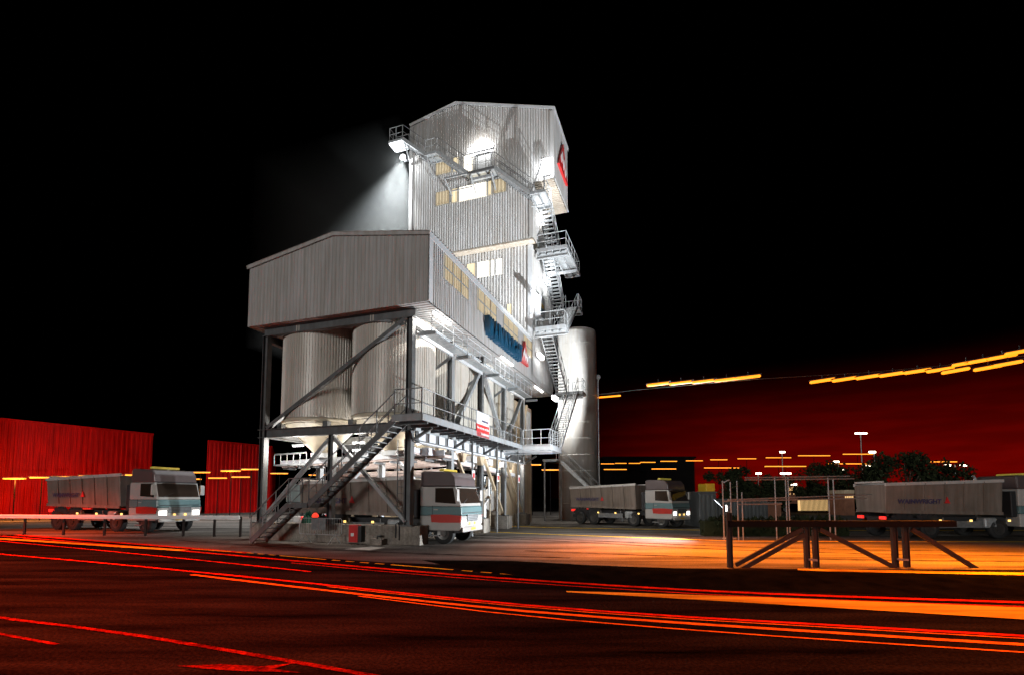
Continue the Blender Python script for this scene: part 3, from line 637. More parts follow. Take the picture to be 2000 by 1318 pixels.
platform(yu, 1.35, 3.55, 14.5, 15.7, 14.2, th=0.26); rail(yu, [(1.4,14.55,14.2),(3.5,14.55,14.2),(3.5,15.7,14.2)])
stair(yu, (2.5,15.7,14.15), (2.5,19.5,17.25), ev, 0.95)
platform(yu, 1.35, 3.6, 19.5, 20.9, 17.3); rail(yu, [(1.4,20.85,17.3),(3.55,20.85,17.3),(3.55,19.5,17.3)])
stair(yu, (1.45,19.5,17.25), (1.45,16.3,20.2), ev, 0.85)
platform(yu, 1.35, 3.58, 15.1, 16.3, 20.3, th=0.26); platform(yu, 2.42, 3.58, 16.38, 20.2, 20.3); rail(yu, [(1.4,15.15,20.3),(3.53,15.15,20.3),(3.53,20.15,20.3),(2.5,20.15,20.3)])
yu.part(MB().ibeam((1.2,15.5,19.85),(3.6,15.5,19.85),0.16,0.26), 'support_beam', 'steelmid'); yu.part(MB().ibeam((1.2,14.9,13.75),(3.55,14.9,13.75),0.16,0.26), 'support_beam', 'steelmid'); yu.part(MB().ibeam((1.2,21.0,10.3),(3.55,21.0,10.3),0.16,0.22), 'support_beam', 'steelmid')
yu.part(MB().bar((1.1,18.8,20.0),(3.55,18.8,20.0),0.1,0.2), 'support_beam', 'flash')
stair(yu, (1.45,19.4,20.25), (1.45,15.1,23.45), ev, 0.9)
platform(yu, 1.4, 2.5, 13.1, 15.1, 23.5); rail(yu, [(2.45,13.2,23.5),(2.45,15.1,23.5)])
yu.part(MB().box(1.45,2.45,13.2,13.3,22.5,22.56), 'lower_deck', 'galv'); 
dk = PT('corner_bracing', 'dark triangular steel brace frame at the top corner landing', 'brace frame', (1.9,13.1,23.5))
dk.part(MB().tube([(1.5,13.08,23.5),(2.45,13.08,25.9),(2.45,13.08,23.5)],0.05), 'frame', 'steel')
uw = PT('tower_walkway', 'stepped walkway with flights and handrails across the front of the tower top', 'walkway', (-4, 13.6, 26))
Y1, Y2 = 13.1, 14.15
platform(uw, -10.25, -9.0, Y1, Y2, 30.1, 'galv', 'galv'); rail(uw, [(-9.05,Y1+.04,30.1),(-10.2,Y1+.04,30.1),(-10.2,Y2,30.1),(-9.05,Y2,30.1)], sp=0.7)
stair(uw, (-7.0,Y1,28.3), (-9.0,Y1,30.05), (0,1,0), 1.0, 'galvdark', 'galv', rails=(1,0))
platform(uw, -7.0, -6.0, Y1, Y2, 28.35, 'galv', 'galv'); rail(uw, [(-7,Y1+.04,28.35),(-6,Y1+.04,28.35)], sp=0.6)
stair(uw, (-3.4,Y1,26.0), (-6.0,Y1,28.3), (0,1,0), 1.0, 'galvdark', 'galv', rails=(1,0))
platform(uw, -3.4, -1.3, Y1, Y2, 26.05, 'galv', 'steel'); rail(uw, [(-3.3,Y1+.04,26.05),(-1.3,Y1+.04,26.05)], sp=0.7, m='galvdark')
uf = MB(); uf.bar((-5.3,Y1,25.98),(-3.42,Y1,25.98),0.08,0.14); uf.bar((-5.3,Y1,25.98),(-5.25,YT,25.3),0.07,0.12); uf.bar((-5.1,YT-0.3,25.5),(-3.4,YT-0.3,25.5),0.06,0.08); uw.part(uf, 'cantilever_frame', 'steelmid')
for xx in (-3.2,-1.6): uw.part(MB().bar((xx,Y1+.1,25.85),(xx,YT-.06,25.0),0.08,0.16), 'bracket', 'galv')
for xx in (-8.9,-6.9): uw.part(MB().bar((xx,Y1+.1,29.8 if xx < -8 else 28.1),(xx,YT-.06,28.6 if xx < -8 else 27.0),0.07,0.14), 'bracket', 'galv')
uw.part(MB().box(-3.3,-1.5,Y1+.35,Y1+.55,25.6,25.8), 'under_beam', 'steelmid')
stair(uw, (1.45,Y1,23.45), (-1.3,Y1,26.0), (0,1,0), 1.0, 'galvdark', 'galv', rails=(1,1))
gs = PT('ground_stair', 'thin-railed stair descending from the stair tower beside the silo', 'staircase', (4.0,23.5,0))
stair(gs, (6.4,23.3,0.1), (1.0,23.3,5.2), (0,1,0), 0.8, 'galvdark', 'steelmid')
platform(gs, -0.2, 1.0, 22.2, 24.3, 5.3); rail(gs, [(0.96,22.25,5.3),(0.96,23.25,5.3)])
for a in ((-0.1,22.3),(0.9,24.2)): gs.part(MB().bar((*a,0),(*a,5.1),0.12,0.12), 'post', 'steelmid')

# silo
def silo(cx, cy, r, h, label):
    t = thing('cement_silo', label, 'silo', (cx, cy, 0)); b = Vector((0,0,0))
    MB().lathe([(r,0),(r,h-0.35),(r-0.06,h-0.06),(r-0.35,h)], n=96).build('shell', 'silo', t, smooth=True)
    sm = MB()
    for i in range(1, 12): sm.lathe([(r+0.002,0),(r+0.014,0.012),(r+0.014,0.028),(r+0.002,0.04)], (0,0,h*i/12), 96, caps=False)
    sm.build('weld_seams', 'silo', t, smooth=True)
    a = math.radians(-12); x, y = (r+0.12)*math.cos(a), (r+0.12)*math.sin(a)
    MB().tube([(x,y,0.5),(x,y,h*0.72),(x,y-0.1,h*0.74)], 0.06, 8).build('fill_pipe', 'galv', t)
    MB().lathe([(0.16,-0.06),(0.22,-0.06),(0.22,0.06),(0.16,0.06)], (x,y-0.1,h*0.75), 18, axis='y').build('pipe_coupling', 'galv', t)
silo(6.15, 46.0, 1.80, 17.6, 'tall smooth pale steel silo standing behind the stair tower')

# ------------------------------------------------------------------ plant underside: conveyors, walls, boxes
cv = PT('belt_conveyor', 'covered collecting conveyor slung under the bins across the front bay', 'conveyor', (-4.3,2.0,3.9))
cv.part(MB().bar((-9.4,2.6,3.75),(0.4,2.6,4.05),0.75,0.14), 'belt', 'pink'); cv.part(MB().bar((-9.4,2.2,3.9),(0.4,2.2,4.2),0.06,0.26), 'side_channel', 'board'); cv.part(MB().bar((-9.4,3.0,3.9),(0.4,3.0,4.2),0.06,0.26), 'side_channel', 'galv')
for i in range(11): cv.part(MB().tube([(-9.2+i*0.95,2.15,3.62+i*0.029),(-9.2+i*0.95,3.05,3.62+i*0.029)],0.06,8), 'roller', 'galvdark')
rail(cv, [(-9.3,1.6,3.8),(-7.2,1.6,3.85)], 0.5, 0.018, 0.5, 'galv'); cv.part(MB().box(-9.3,-7.2,1.55,2.1,3.72,3.79),'inspection_deck','galv')
cv2 = PT('belt_conveyor', 'long pale collecting conveyor running back under the side bins', 'conveyor', (-1.2,8,3.9))
cv2.part(MB().bar((-0.9,0.6,4.15),(-0.9,15.5,3.55),0.7,0.12), 'belt', 'pink'); cv2.part(MB().bar((-0.52,0.6,4.28),(-0.52,15.5,3.68),0.05,0.22), 'side_channel', 'board')
for i in range(14): cv2.part(MB().tube([(-1.3,0.9+i*1.05,4.02-i*0.042),(-0.45,0.9+i*1.05,4.02-i*0.042)],0.05,8), 'roller', 'galvdark')
for i in range(5):
    yy = 1.6+i*2.6
    q = PT('weigh_feeder', 'small feeder box of pale panels under bin outlet number %d from the corner' % (i+1), 'feeder', (-0.5,yy,4.4), 'feeder boxes under the walkway')
    q.part(MB().box(-0.55,-0.12,yy,yy+0.6,4.05,4.42), 'feeder_body', 'board', bevel=0.02); q.part(MB().tube([(-0.3,yy+0.8,4.1),(-0.3,yy+1.1,4.45),(-0.3,yy+1.5,4.35)],0.05), 'air_pipe', 'galv')
    q.part(MB().add([(0.02,yy+.7,4.45),(0.02,yy+1.5,4.45),(0.02,yy+1.2,3.95),(0.02,yy+1.0,3.95),(-0.3,yy+.7,4.45),(-0.3,yy+1.5,4.45),(-0.3,yy+1.2,3.95),(-0.3,yy+1.0,3.95)],
            [(0,1,2,3),(7,6,5,4),(0,3,7,4),(1,5,6,2),(3,2,6,7),(0,4,5,1)]), 'chute', 'beige')
q = PT('dust_duct', 'pair of pale dust ducts crossing high under the second bay of bins', 'duct', (-4,6.5,3.6))
for dz, rr in ((4.0,0.26),(3.45,0.18)): q.part(MB().tube([(-9.3,6.6,dz-.1),(-6,6.6,dz),(-3,6.4,dz),(-1.6,6.4,dz+.1)],rr,14), 'duct_run', 'pink', smooth=True)
for xx in (-8,-6.2,-4.4,-2.6): q.part(MB().bar((xx,6.5,3.2),(xx,6.5,5.0),0.08,0.08), 'hanger', 'galvdark'); q.part(MB().box(xx+.3,xx+.8,6.2,6.9,4.3,4.9), 'valve_box', 'board')
q = PT('block_wall', 'beige sheeted rear wall under the bins with a red stripe', 'wall', (-4,8.4,0)); q.part(corr(MB(), lambda u,z,d:(u,8.5-d,z), -7.9,-0.6, const(0.0), const(3.3), pitch=0.4), 'sheeting', 'beige')
q.part(MB().bar((-7.9,8.4,3.35),(-0.6,8.4,3.35),0.1,0.12), 'capping', 'board')
q = PT('blue_grey_tank', 'pale blue-grey tank container behind the stair foot', 'tank', (-10.5,7,0)); q.part(MB().box(-13,-8.6,6.4,8.4,1.75,2.9), 'tank_body', 'tank', bevel=0.06); q.part(MB().box(-12.8,-8.8,6.6,8.2,1.5,1.748), 'skid', 'steel')
for xx in (-12.6,-9.0): q.part(MB().bar((xx,7.4,0),(xx,7.4,1.5),0.2,0.2), 'leg', 'steel')
q = PT('lit_store_wall', 'cream lit store wall glimpsed through the stair under the tank', 'wall', (-10,9.5,0)); q.part(corr(MB(), lambda u,z,d:(u,9.5-d,z), -14,-8.2, const(0), const(1.9), pitch=0.5), 'sheeting', 'beige')
for i, (xx, yy, sx, sz, m, lb) in enumerate([(-7.4,1.6,0.5,0.8,'white','white chemical drum box on the plinth step'),(-5.2,2.4,0.6,0.55,'board','pale equipment crate under the front bins'),(-6.6,3.2,0.9,0.4,'grey','low grey equipment skid under the front bins')]):
    q = PT('equipment_box', lb, 'equipment box', (xx,yy,0.3)); q.part(MB().box(xx-sx/2,xx+sx/2,yy-.3,yy+.3,0.302,0.302+sz), 'body', m, bevel=0.03); q.part(MB().box(xx-sx/2+.05,xx+sx/2-.05,yy-.31,yy-.302,0.4,0.3+sz*0.6), 'panel', 'grey')
q = PT('fan_housing', 'pale blower casing and pipes under the tower bay', 'blower', (-1.2,13.2,0.8))
q.part(MB().lathe([(0.7,-.3),(0.8,-.25),(0.8,.25),(0.7,.3)], (-1.4,13.2,1.9), 28, axis='y'), 'casing', 'white', smooth=True); q.part(MB().tube([(-1.4,13.2,2.6),(-1.4,13.2,4.2),(-0.9,13.2,4.6)],0.22,10), 'duct', 'beige'); q.part(MB().box(-2,-0.8,12.7,13.7,0,1.1), 'base', 'concrete')
q = PT('pipe_bundle', 'tangle of beige pipework between the third and fourth side columns', 'pipework', (-0.9,10.5,0))
for i in range(7):
    yy = 9.3+i*0.36; q.part(MB().tube([(-0.9-0.1*(i%3),yy,0.2),(-0.9-0.1*(i%3),yy,1.6+0.3*(i%4)),(-0.9,yy+0.5,2.0+0.3*(i%4)),(-0.9,yy+0.5,3.4)],0.05+0.015*(i%3),7), 'pipe', ['beige','white','galv'][i%3])
q = PT('beige_panel_wall', 'beige panel wall in the end bay beneath the tower', 'wall', (-0.7,18,0)); q.part(MB().box(-0.9,-0.75,12.8,20.5,0.0,9.4), 'panel', 'beige'); q.part(MB().box(-0.74,-0.66,16.4,20.5,5.9,6.2), 'rail', 'galv'); q.part(MB().bar((-0.6,16.6,6.2),(-0.6,18.6,9.4),0.2,0.2),'brace','beige'); q.part(MB().box(-0.745,-0.6,18.9,19.8,5.2,9.0),'duct','flash')
q.part(MB().box(-0.745,-0.7,16.8,18.6,0.9,2.6),'red_door',mat('faded_red_door',(0.42,0.16,0.10),0.6))
for i, (xx, yy, zz) in enumerate(((0.55,5.2,0),(0.75,8.4,0),(1.0,11.6,0))):
    q = PT('marker_post', 'slim dark post with a small red and white plate, number %d along the side' % (i+1), 'post', (xx,yy,0), 'marker posts along the loading lane')
    q.part(MB().tube([(xx,yy,0),(xx,yy,5.1)],0.06,8), 'pole', 'steel'); q.part(MB().box(xx+.06,xx+.08,yy-.16,yy+.16,3.0,3.5), 'plate', 'white'); q.part(MB().box(xx+.082,xx+.088,yy-.11,yy+.11,3.08,3.36), 'red_mark', 'red')
lad = PT('cat_ladder', 'thin vertical ladder hanging beside the corner column', 'ladder', (-0.9,1.2,1))
for dx in (0,0.35): lad.part(MB().tube([(-1.1+dx,0.5,1.2),(-1.1+dx,0.5,4.7)],0.025), 'side_rail', 'steel')
rg = MB()
for i in range(11): rg.tube([(-1.1,0.5,1.35+i*0.3),(-0.75,0.5,1.35+i*0.3)],0.015,5)
lad.part(rg, 'rungs', 'steel')

# ------------------------------------------------------------------ lamps on the plant
WH = (1.0, 0.95, 0.88); CW = (0.93, 0.97, 1.0)
def tube_lamp(a, b, label, e, grp, aimd=(0.4,0,-1), hous=(0,0,0.06)):
    a, b = Vector(a), Vector(b); c = (a+b)/2
    t = PT('tube_lamp', label, 'lamp', c, grp); d = (b-a)
    t.part(MB().tube([a,b],0.07,10), 'tube', 'tube'); t.part(MB().bar(a+Vector(hous), b+Vector(hous), 0.14, 0.06), 'housing', 'flash')
    l = light('AREA', c+Vector(aimd)*0.12, e, WH, t.o, t.base, aim=c+Vector(aimd)*3, size=0.12, sizey=d.length)
    l.rotation_euler = Matrix.Rotation(0,3,'Z').to_euler() if abs(aimd[0]) < 0.01 else (0,-math.atan2(aimd[0],-aimd[2]),0); return t
tube_lamp((0.62,0.55,10.42),(0.62,2.2,10.42), 'lit tube lamp under the side wall at the front corner', 190, 'tube lamps under the bin house', (0,0,-1))
tube_lamp((0.98,8.5,10.5),(0.98,10.5,10.5), 'lit tube lamp under the blue lettering', 150, 'tube lamps under the bin house', (0.6,0,-0.6))
tube_lamp((0.7,16.7,10.45),(0.7,18.7,10.45), 'lit tube lamp at the far end beside the stair tower', 90, 'tube lamps under the bin house', (0.2,0,-1))
for i, (xx, yy, e, lb) in enumerate([(-7.4,1.2,380,'lit bulkhead lamp under the front left bin'),(-3.6,1.0,360,'lit bulkhead lamp under the front beam right of the middle column'),(-2.6,3.6,330,'lit bulkhead lamp hanging deeper under the corner bin'),(-6.0,4.2,330,'lit bulkhead lamp deep under the left bin'),(-0.9,2.4,260,'lit lamp near the corner column by the conveyor end'),(-1.2,7.4,230,'lit bulkhead lamp in the second side bay'),(-1.2,11.4,220,'lit bulkhead lamp in the third side bay'),(-0.3,15.0,110,'lit bulkhead lamp in the end bay by the landing')]):
    zz = 4.72
    t = PT('bulkhead_lamp', lb, 'lamp', (xx,yy,zz), 'bulkhead lamps under the bins'); t.part(MB().box(xx-.35,xx+.35,yy-.07,yy+.07,zz,zz+.06), 'housing', 'flash'); t.part(MB().box(xx-.32,xx+.32,yy-.05,yy+.05,zz-.06,zz-.002), 'lens', 'tube', bevel=0.02)
    light('POINT', (xx,yy,zz-0.2), e, WH, t.o, t.base, radius=0.15)
t = PT('door_lamp', 'dazzling long lamp above the door on the tower walkway', 'lamp', (-2.8,YT-0.2,28.5)); t.part(MB().box(-3.75,-1.8,YT-0.30,YT-0.12,28.36,28.62), 'lens', 'flood', bevel=0.04); t.part(MB().box(-3.75,-1.8,YT-0.118,YT-0.058,28.36,28.62), 'housing', 'dark')
light('AREA', (-2.78,YT-0.34,28.5), 300, WH, t.o, t.base, aim=(-2.78,YT-2.5,28.3), size=1.9, sizey=0.25); light('POINT', (-2.78,YT-0.6,28.75), 100, WH, t.o, t.base, radius=0.3)
t = PT('flood_lamp', 'white floodlight throwing a beam away from the upper left corner of the tower', 'floodlight', (-9.25,YT-.2,29.1)); fo = t
t.part(MB().box(-9.48,-9.14,YT-.45,YT-.1,28.95,29.3), 'housing', 'dark', bevel=0.03); t.part(MB().lathe([(0.03,-.1),(0.2,-.06),(0.24,0.0),(0.2,0.06),(0.03,.1)], (-9.4,YT-.5,29.08), 16, axis='y'), 'lens', 'flood', smooth=True)
t.part(MB().bar((-9.14,YT-.25,29.1),(-8.9,YT-.06,29.1),0.05,0.05), 'bracket', 'galvdark')
light('SPOT', (-9.55,YT-.3,29.0), 85000, CW, t.o, t.base, aim=(-13.0,16.4,19), angle=84, blend=1.0, radius=0.12)
light('POINT', (-9.75,YT-.4,28.7), 900, CW, t.o, t.base, radius=0.15)
t = PT('flood_lamp', 'dazzling white floodlight under the overhang at the upper right corner', 'floodlight', (2.4,13.9,25.6))
t.part(MB().box(2.15,2.65,13.95,14.2,25.2,26.2), 'housing', 'dark', bevel=0.03); t.part(MB().box(2.1,2.7,13.84,13.945,25.1,26.3), 'lens', 'flood', bevel=0.04)
light('AREA', (2.75,14.5,24.6), 110, CW, t.o, t.base, aim=(2.2,17,20), size=0.5); light('POINT', (2.4,13.4,25.6), 130, CW, t.o, t.base, radius=0.3)
for (xx, yy, zz, e, lb) in [(1.3,14.75,16.7,60,'lit wall lamp on the tower corner above the cabinet'),(1.25,18.4,19.3,70,'lit wall lamp behind the treads of the upper stair'),(1.3,16.2,12.6,40,'wall lamp behind the middle stair flight'),(2.2,17.0,9.5,60,'lamp under the lowest tower landing lighting the silo'),(1.4,15.9,23.0,45,'small lamp lighting the topmost stair flight')]:
    t = PT('stair_lamp', lb, 'lamp', (xx,yy,zz), 'lamps on the stair tower'); t.part(MB().box(xx-.12,xx+.12,yy-.55,yy+.55,zz-.14,zz+.14), 'lens', 'flood' if e > 55 else 'tube', bevel=0.04); t.part(MB().box(xx-.16,xx-.122,yy-.6,yy+.6,zz-.16,zz+.16), 'housing', 'flash')
    light('POINT', (xx+.35,yy-.1,zz-.1), e, CW, t.o, t.base, radius=0.2)
t = PT('silo_floodlight', 'floodlight on the rear tower wall pointing at the silo', 'floodlight', (-0.6,21.1,11.2)); t.part(MB().box(-0.8,-0.4,21.05,21.3,11.3,11.6), 'housing', 'dark'); t.part(MB().box(-0.78,-0.42,21.302,21.33,11.32,11.58), 'lens', 'tube')
light('SPOT', (-0.6,21.6,11.45), 9000, CW, t.o, t.base, aim=(2.0,26.4,12.0), angle=140, blend=0.5, radius=0.3)
light('SPOT', (-0.6,21.6,11.2), 2600, WH, t.o, t.base, aim=(2.0,26.4,3.0), angle=110, blend=0.7, radius=0.3)
# yard floodlight on a short mast, aimed up at the tower
fx, fy, fz = 13.3, 8.0, 1.5
t = PT('yard_floodlight', 'short dark mast with a floodlight in the yard, aimed up at the tower', 'floodlight', (fx,fy,0)); t.part(MB().tube([(fx,fy,0),(fx,fy,fz-.1)],0.05,8), 'mast', 'steel'); t.part(MB().box(fx-.1,fx+.12,fy-.25,fy+.25,fz-.15,fz+.2), 'housing', 'dark', bevel=0.02); t.part(MB().box(fx-.125,fx-.102,fy-.22,fy+.22,fz-.12,fz+.17), 'lens', 'tube')
t.part(MB().lathe([(0.35,0),(0.33,0.05)], (fx,fy,0.01), 12), 'base', 'concrete')
light('SPOT', (fx-.2,fy,fz), 64000, CW, t.o, t.base, aim=(-4.0,14.3,28.8), angle=37, blend=0.5, radius=0.02)
el = R(47.2); az_ = Vector((-1,0,0)); dd = az_*math.cos(el)+Vector((0,0,math.sin(el))); nn_ = -az_*math.sin(el)+Vector((0,0,math.cos(el)))
lp = Vector((fx-.2,fy,fz)); t.part(MB().bar(lp+dd*0.06-nn_*0.025, lp+dd*0.62-nn_*0.025, 0.9, 0.012, nn_), 'added_beam_plate', 'dark')  # plate added to cut the beam off the side wall
light('SPOT', (fx-.25,fy-.15,fz-.28), 19000, (0.88,0.95,1.0), t.o, t.base, aim=(0.9,2,8.5), angle=130, blend=0.8, radius=0.12)

# mist lit by the left floodlight
mm = bpy.data.materials.new('mist'); mm.use_nodes = True; mt = mm.node_tree; mt.nodes.clear()
mo = mt.nodes.new('ShaderNodeOutputMaterial'); mv = mt.nodes.new('ShaderNodeVolumePrincipled'); mv.inputs['Density'].default_value = 0.0055; mv.inputs['Color'].default_value = (0.9,0.95,0.93,1); mv.inputs['Anisotropy'].default_value = 0.2
mt.links.new(mv.outputs[0], mo.inputs['Volume'])
mi = PT('mist', 'pale mist hanging left of the tower in the floodlight beam', 'mist', (-13,16,15)); 
bpy.data.objects.remove(mi.o)
mob = MB().box(-24,-9.25,12.8,23.5,14.8,32).build('mist', mm, None, (0,0,0)); mob.location = PO; mob.rotation_euler = (0,0,-TH); tag(mob, 'pale mist hanging left of the tower in the floodlight beam', 'mist', None, 'stuff')

# ------------------------------------------------------------------ tipper lorries
def truck(x, y, rz, sc, label):
    t = thing('tipper_lorry', label, 'lorry', (x, y, 0), rz, 'tipper lorries'); t.scale = (sc, sc, sc)
    B = lambda mb, n, m, p=None, **k: mb.build(n, m, p or t, (0,0,0), **k)
    # body: tapered tub
    def sect(xx, z0, z1, w0, w1): return [(xx,-w0,z0),(xx,w0,z0),(xx,w1,z1),(xx,-w1,z1)]
    mb = MB(); mb.add(sect(0.0,1.35,2.85,1.1,1.24)+sect(6.15,1.25,3.02,1.1,1.24), [(0,1,2,3),(7,6,5,4),(0,4,5,1),(1,5,6,2),(2,6,7,3),(3,7,4,0)])
    bo = B(mb, 'tipper_body', 'tipper', bevel=0.03)
    r_ = MB()
    for s in (-1,1): r_.bar((-0.02,s*1.22,2.86),(6.2,s*1.22,3.05),0.12,0.16)
    B(r_, 'top_rail', 'tipper_rail', bo)
    rb = MB()
    for s in (-1,1):
        for i in range(1,6): rb.bar((i*1.03,s*1.115,1.36),(i*1.03,s*1.25,2.86+0.03*i),0.07,0.05)
        rb.bar((0,s*1.13,1.42),(6.15,s*1.13,1.32),0.08,0.16)
    B(rb, 'side_ribs', 'tipper', bo)
    sh = MB(); sh.bar((-0.03,-1.1,3.0),(-0.03,1.1,3.0),0.08,0.1); B(sh, 'sheet_roll', 'tipper_rail', bo)
    for s in (-1,):
        text('WAINWRIGHT', 0.34, 0.004, 'dimletter', bo, (1.75, s*1.225, 1.95), (math.pi/2+0.085, 0, 0), offset=0.008)
        MB().prism([(0,0),(1,0),(0.5,1)], lambda u,v: (3.05+u*0.3, s*(1.20+0.01), 1.86+v*0.34), lambda u,v: (3.05+u*0.3, s*(1.235), 1.86+v*0.34)).build('emblem', 'red', bo)
    ch = MB().box(0.1,9.0,-0.45,0.45,0.8,1.12); B(ch, 'chassis', 'dark')
    for s in (-1,1):
        sg = MB().bar((2.75,s*1.12,0.75),(5.0,s*1.12,0.75),0.04,0.35); sg.bar((3.0,s*1.12,0.92),(3.0,s*1.12,1.12),0.04,0.05); sg.bar((4.8,s*1.12,0.92),(4.8,s*1.12,1.12),0.04,0.05)
        B(sg, 'side_guard', 'galvdark')
    ft = MB().lathe([(0.3,0),(0.32,0.03),(0.32,0.9),(0.3,0.93)], (5.5,-1.12+0.0,0.85), 18, axis='y'); 
    B(MB().box(5.15,5.85,-1.15,-0.6,0.55,1.1), 'fuel_tank', 'galv', bevel=0.1)
    # cab: side outline extruded across
    lo = [(6.95,1.302),(9.10,1.302),(9.06,1.72),(6.95,1.72)]
    lw = [(6.95,0.62),(8.95,0.62),(9.06,0.7),(9.10,1.3),(6.95,1.3)]
    up = [(6.95,1.722),(9.05,1.722),(8.78,2.62),(6.95,2.62)]
    tp = [(6.95,2.622),(8.77,2.622),(8.72,3.02),(8.5,3.30),(7.1,3.36),(6.95,3.3)]
    X = lambda w: (lambda a,b: (a,-w,b), lambda a,b: (a,w,b))
    c0 = B(MB().prism(lo, *X(1.22)), 'cab', 'cabteal', bevel=0.06)
    B(MB().prism(lw, *X(1.215)), 'cab_lower_panel', 'cabwhite', bevel=0.05)
    c1 = B(MB().prism(up, *X(1.2)), 'cab_upper', 'cabwhite', bevel=0.04)
    c2 = B(MB().prism(tp, *X(1.17)), 'cab_roof', 'cabdark', bevel=0.07)
    def ws(a): return (9.05-(a-1.722)*0.27/0.898)
    wsm = MB(); zs = (1.86,2.56); wsm.add([(ws(zs[0])+.012,-1.13,zs[0]),(ws(zs[0])+.012,1.13,zs[0]),(ws(zs[1])+.012,1.11,zs[1]),(ws(zs[1])+.012,-1.11,zs[1])], [(0,1,2,3)])
    wn = B(wsm, 'windscreen', 'glass', c1); B(MB().bar((ws(1.84)+.03,-0.9,1.86),(ws(2.2)+.03,-0.2,2.1),0.015,0.02), 'wiper', 'dark', wn); B(MB().box(8.75,8.85,0.1,0.6,1.88,1.95), 'dash_card', 'yellow', wn)
    for s in (-1,1):
        B(MB().add([(7.75,s*1.206,1.9),(8.8,s*1.206,1.84),(8.66,s*1.206,2.56),(7.75,s*1.206,2.56)], [(0,1,2,3)]), 'side_window', 'glass', c1)
        B(MB().prism([(7.6,1.0),(8.1,0.98),(9.03,1.0),(9.09,1.3),(8.4,1.36),(7.55,1.34)], lambda a,b: (a,s*1.225,b), lambda a,b: (a,s*1.262,b)), 'bumper_corner', 'cabred', c0)
        mi_ = B(MB().box(8.9,9.0,s*1.36-.12,s*1.36+.12,1.95,2.5), 'mirror', 'cabwhite', bevel=0.03); B(MB().bar((8.85,s*1.18,2.45),(8.93,s*1.3,2.45),0.03,0.03), 'mirror_arm', 'dark', mi_)
        hl = B(MB().box(9.07,9.115,s*0.92-.2,s*0.92+.2,0.88,1.14), 'headlight', 'headlight', bevel=0.02)
        B(MB().box(9.1,9.125,s*0.3-.05,s*0.3+.05,0.86,0.98), 'marker_lamp', 'marker', c0)
        B(MB().box(-0.02,0.08,s*0.85-.2,s*0.85+.2,1.0,1.16), 'tail_light', 'taillight')
        for xx in (2.8,4.4,6.4): B(MB().box(xx-.06,xx+.06,s*1.2-.02,s*1.2+.02,0.9,1.0), 'side_marker', 'marker')
        for xa in (0.95,2.3,6.65+1.5):
            mg = MB(); pts = [(xa+0.68*math.cos(a), s*0.98, 0.52+0.66*math.sin(a)) for a in [i*math.pi/8 for i in range(9)]]
            for p_, q_ in zip(pts, pts[1:]): mg.bar(p_, q_, 0.42, 0.02, (0,1,0))
            B(mg, 'mudguard', 'dark')
    for s in (-1,1):
        B(MB().bar((7.62,s*1.224,1.74),(7.62,s*1.224,0.98),0.012,0.02), 'door_seam', 'dark', c0); B(MB().box(7.7,7.9,s*1.235-.015,s*1.235+.015,1.55,1.6), 'door_handle', 'cabwhite', c0)
        B(MB().box(7.5,8.0,s*1.14-.1,s*1.14+.1,0.36,0.42), 'step', 'galvdark')
    B(MB().tube([(6.75,1.0,1.1),(6.75,1.0,3.3),(6.65,1.0,3.4)],0.07,10), 'exhaust_stack', 'galv')
    B(MB().box(6.6,6.9,-1.15,0.85,1.13,2.5), 'air_intake_panel', 'dark', bevel=0.04)
    B(MB().box(9.085,9.13,-0.62,0.62,1.02,1.34), 'grille', 'galvdark', c0); gr = MB()
    for i in range(4): gr.box(9.13,9.14,-0.6,0.6,1.05+i*0.075,1.075+i*0.075)
    B(gr, 'grille_bars', 'dark', c0); B(MB().box(9.08,9.115,-1.1,1.1,1.40,1.44), 'badge_strip', 'dark', c0); B(MB().box(9.07,9.15,-1.15,1.15,0.55,0.78), 'bumper', 'cabwhite', bevel=0.04)
    B(MB().box(9.151,9.158,-0.26,0.26,0.62,0.73), 'number_plate', 'yellow')
    hb = B(MB().box(8.62,8.72,-1.0,1.0,2.66,2.95), 'headboard', 'cabwhite', bevel=0.02); text('CONSTRUCTION', 0.235, 0.004, 'lettering', hb, (8.727,0,2.80), (math.pi/2,0,math.pi/2), offset=0.004)
    B(MB().box(8.76,9.0,-1.05,1.05,2.60,2.64), 'sun_visor', 'dark', c1)
    bc = B(MB().box(7.7,7.95,-0.75,0.75,3.36,3.48), 'light_bar', 'beacon', bevel=0.04)
    for xx in (0.95,2.3,6.0-.1,8.15):
        for s in (-1,1):
            ty = MB().lathe([(0.30,-.15),(0.47,-.15),(0.5,-.11),(0.5,.11),(0.47,.15),(0.30,.15)], (xx,s*1.0,0.5), 28, axis='y', caps=False); wo = B(MB(), 'wheel', 'rim'); 
            bpy.data.objects.remove(wo)
            wo = B(MB().lathe([(0.08,-.02),(0.3,-.05),(0.31,0.0)], (xx,s*1.0+s*0.1,0.5), 24, axis='y'), 'wheel', 'rim'); B(ty, 'tyre', 'black', wo, smooth=True)
            B(MB().lathe([(0.14,-.05),(0.14,.05)], (xx,s*1.12,0.5), 16, axis='y'), 'hub', 'rim', wo)
    return t
def truck_at(near_rear, near_front, sc, label):
    a, b = Vector((*near_rear,0)), Vector((*near_front,0)); d = (b-a).normalized(); n = Vector((-d.y, d.x, 0))
    c = b - d*9.12*sc + n*1.25*sc
    return truck(c.x, c.y, math.atan2(d.y, d.x), sc, label)
t1 = truck_at((4.55,39.3),(10.6,32.8),0.97,'tipper lorry heading right past the silo with headlights on')
t2 = truck_at((-33.8,33.3),(-20.4,28.6),1.12,'tipper lorry in front of the sheds at the left')
t3 = truck_at((18.1,25.0),(27.5,24.9),0.95,'tipper lorry cut off by the right edge behind the dark trestle')
f_ = pl(2.0,0.75,0); r_0 = pl(-7,0.75,0)
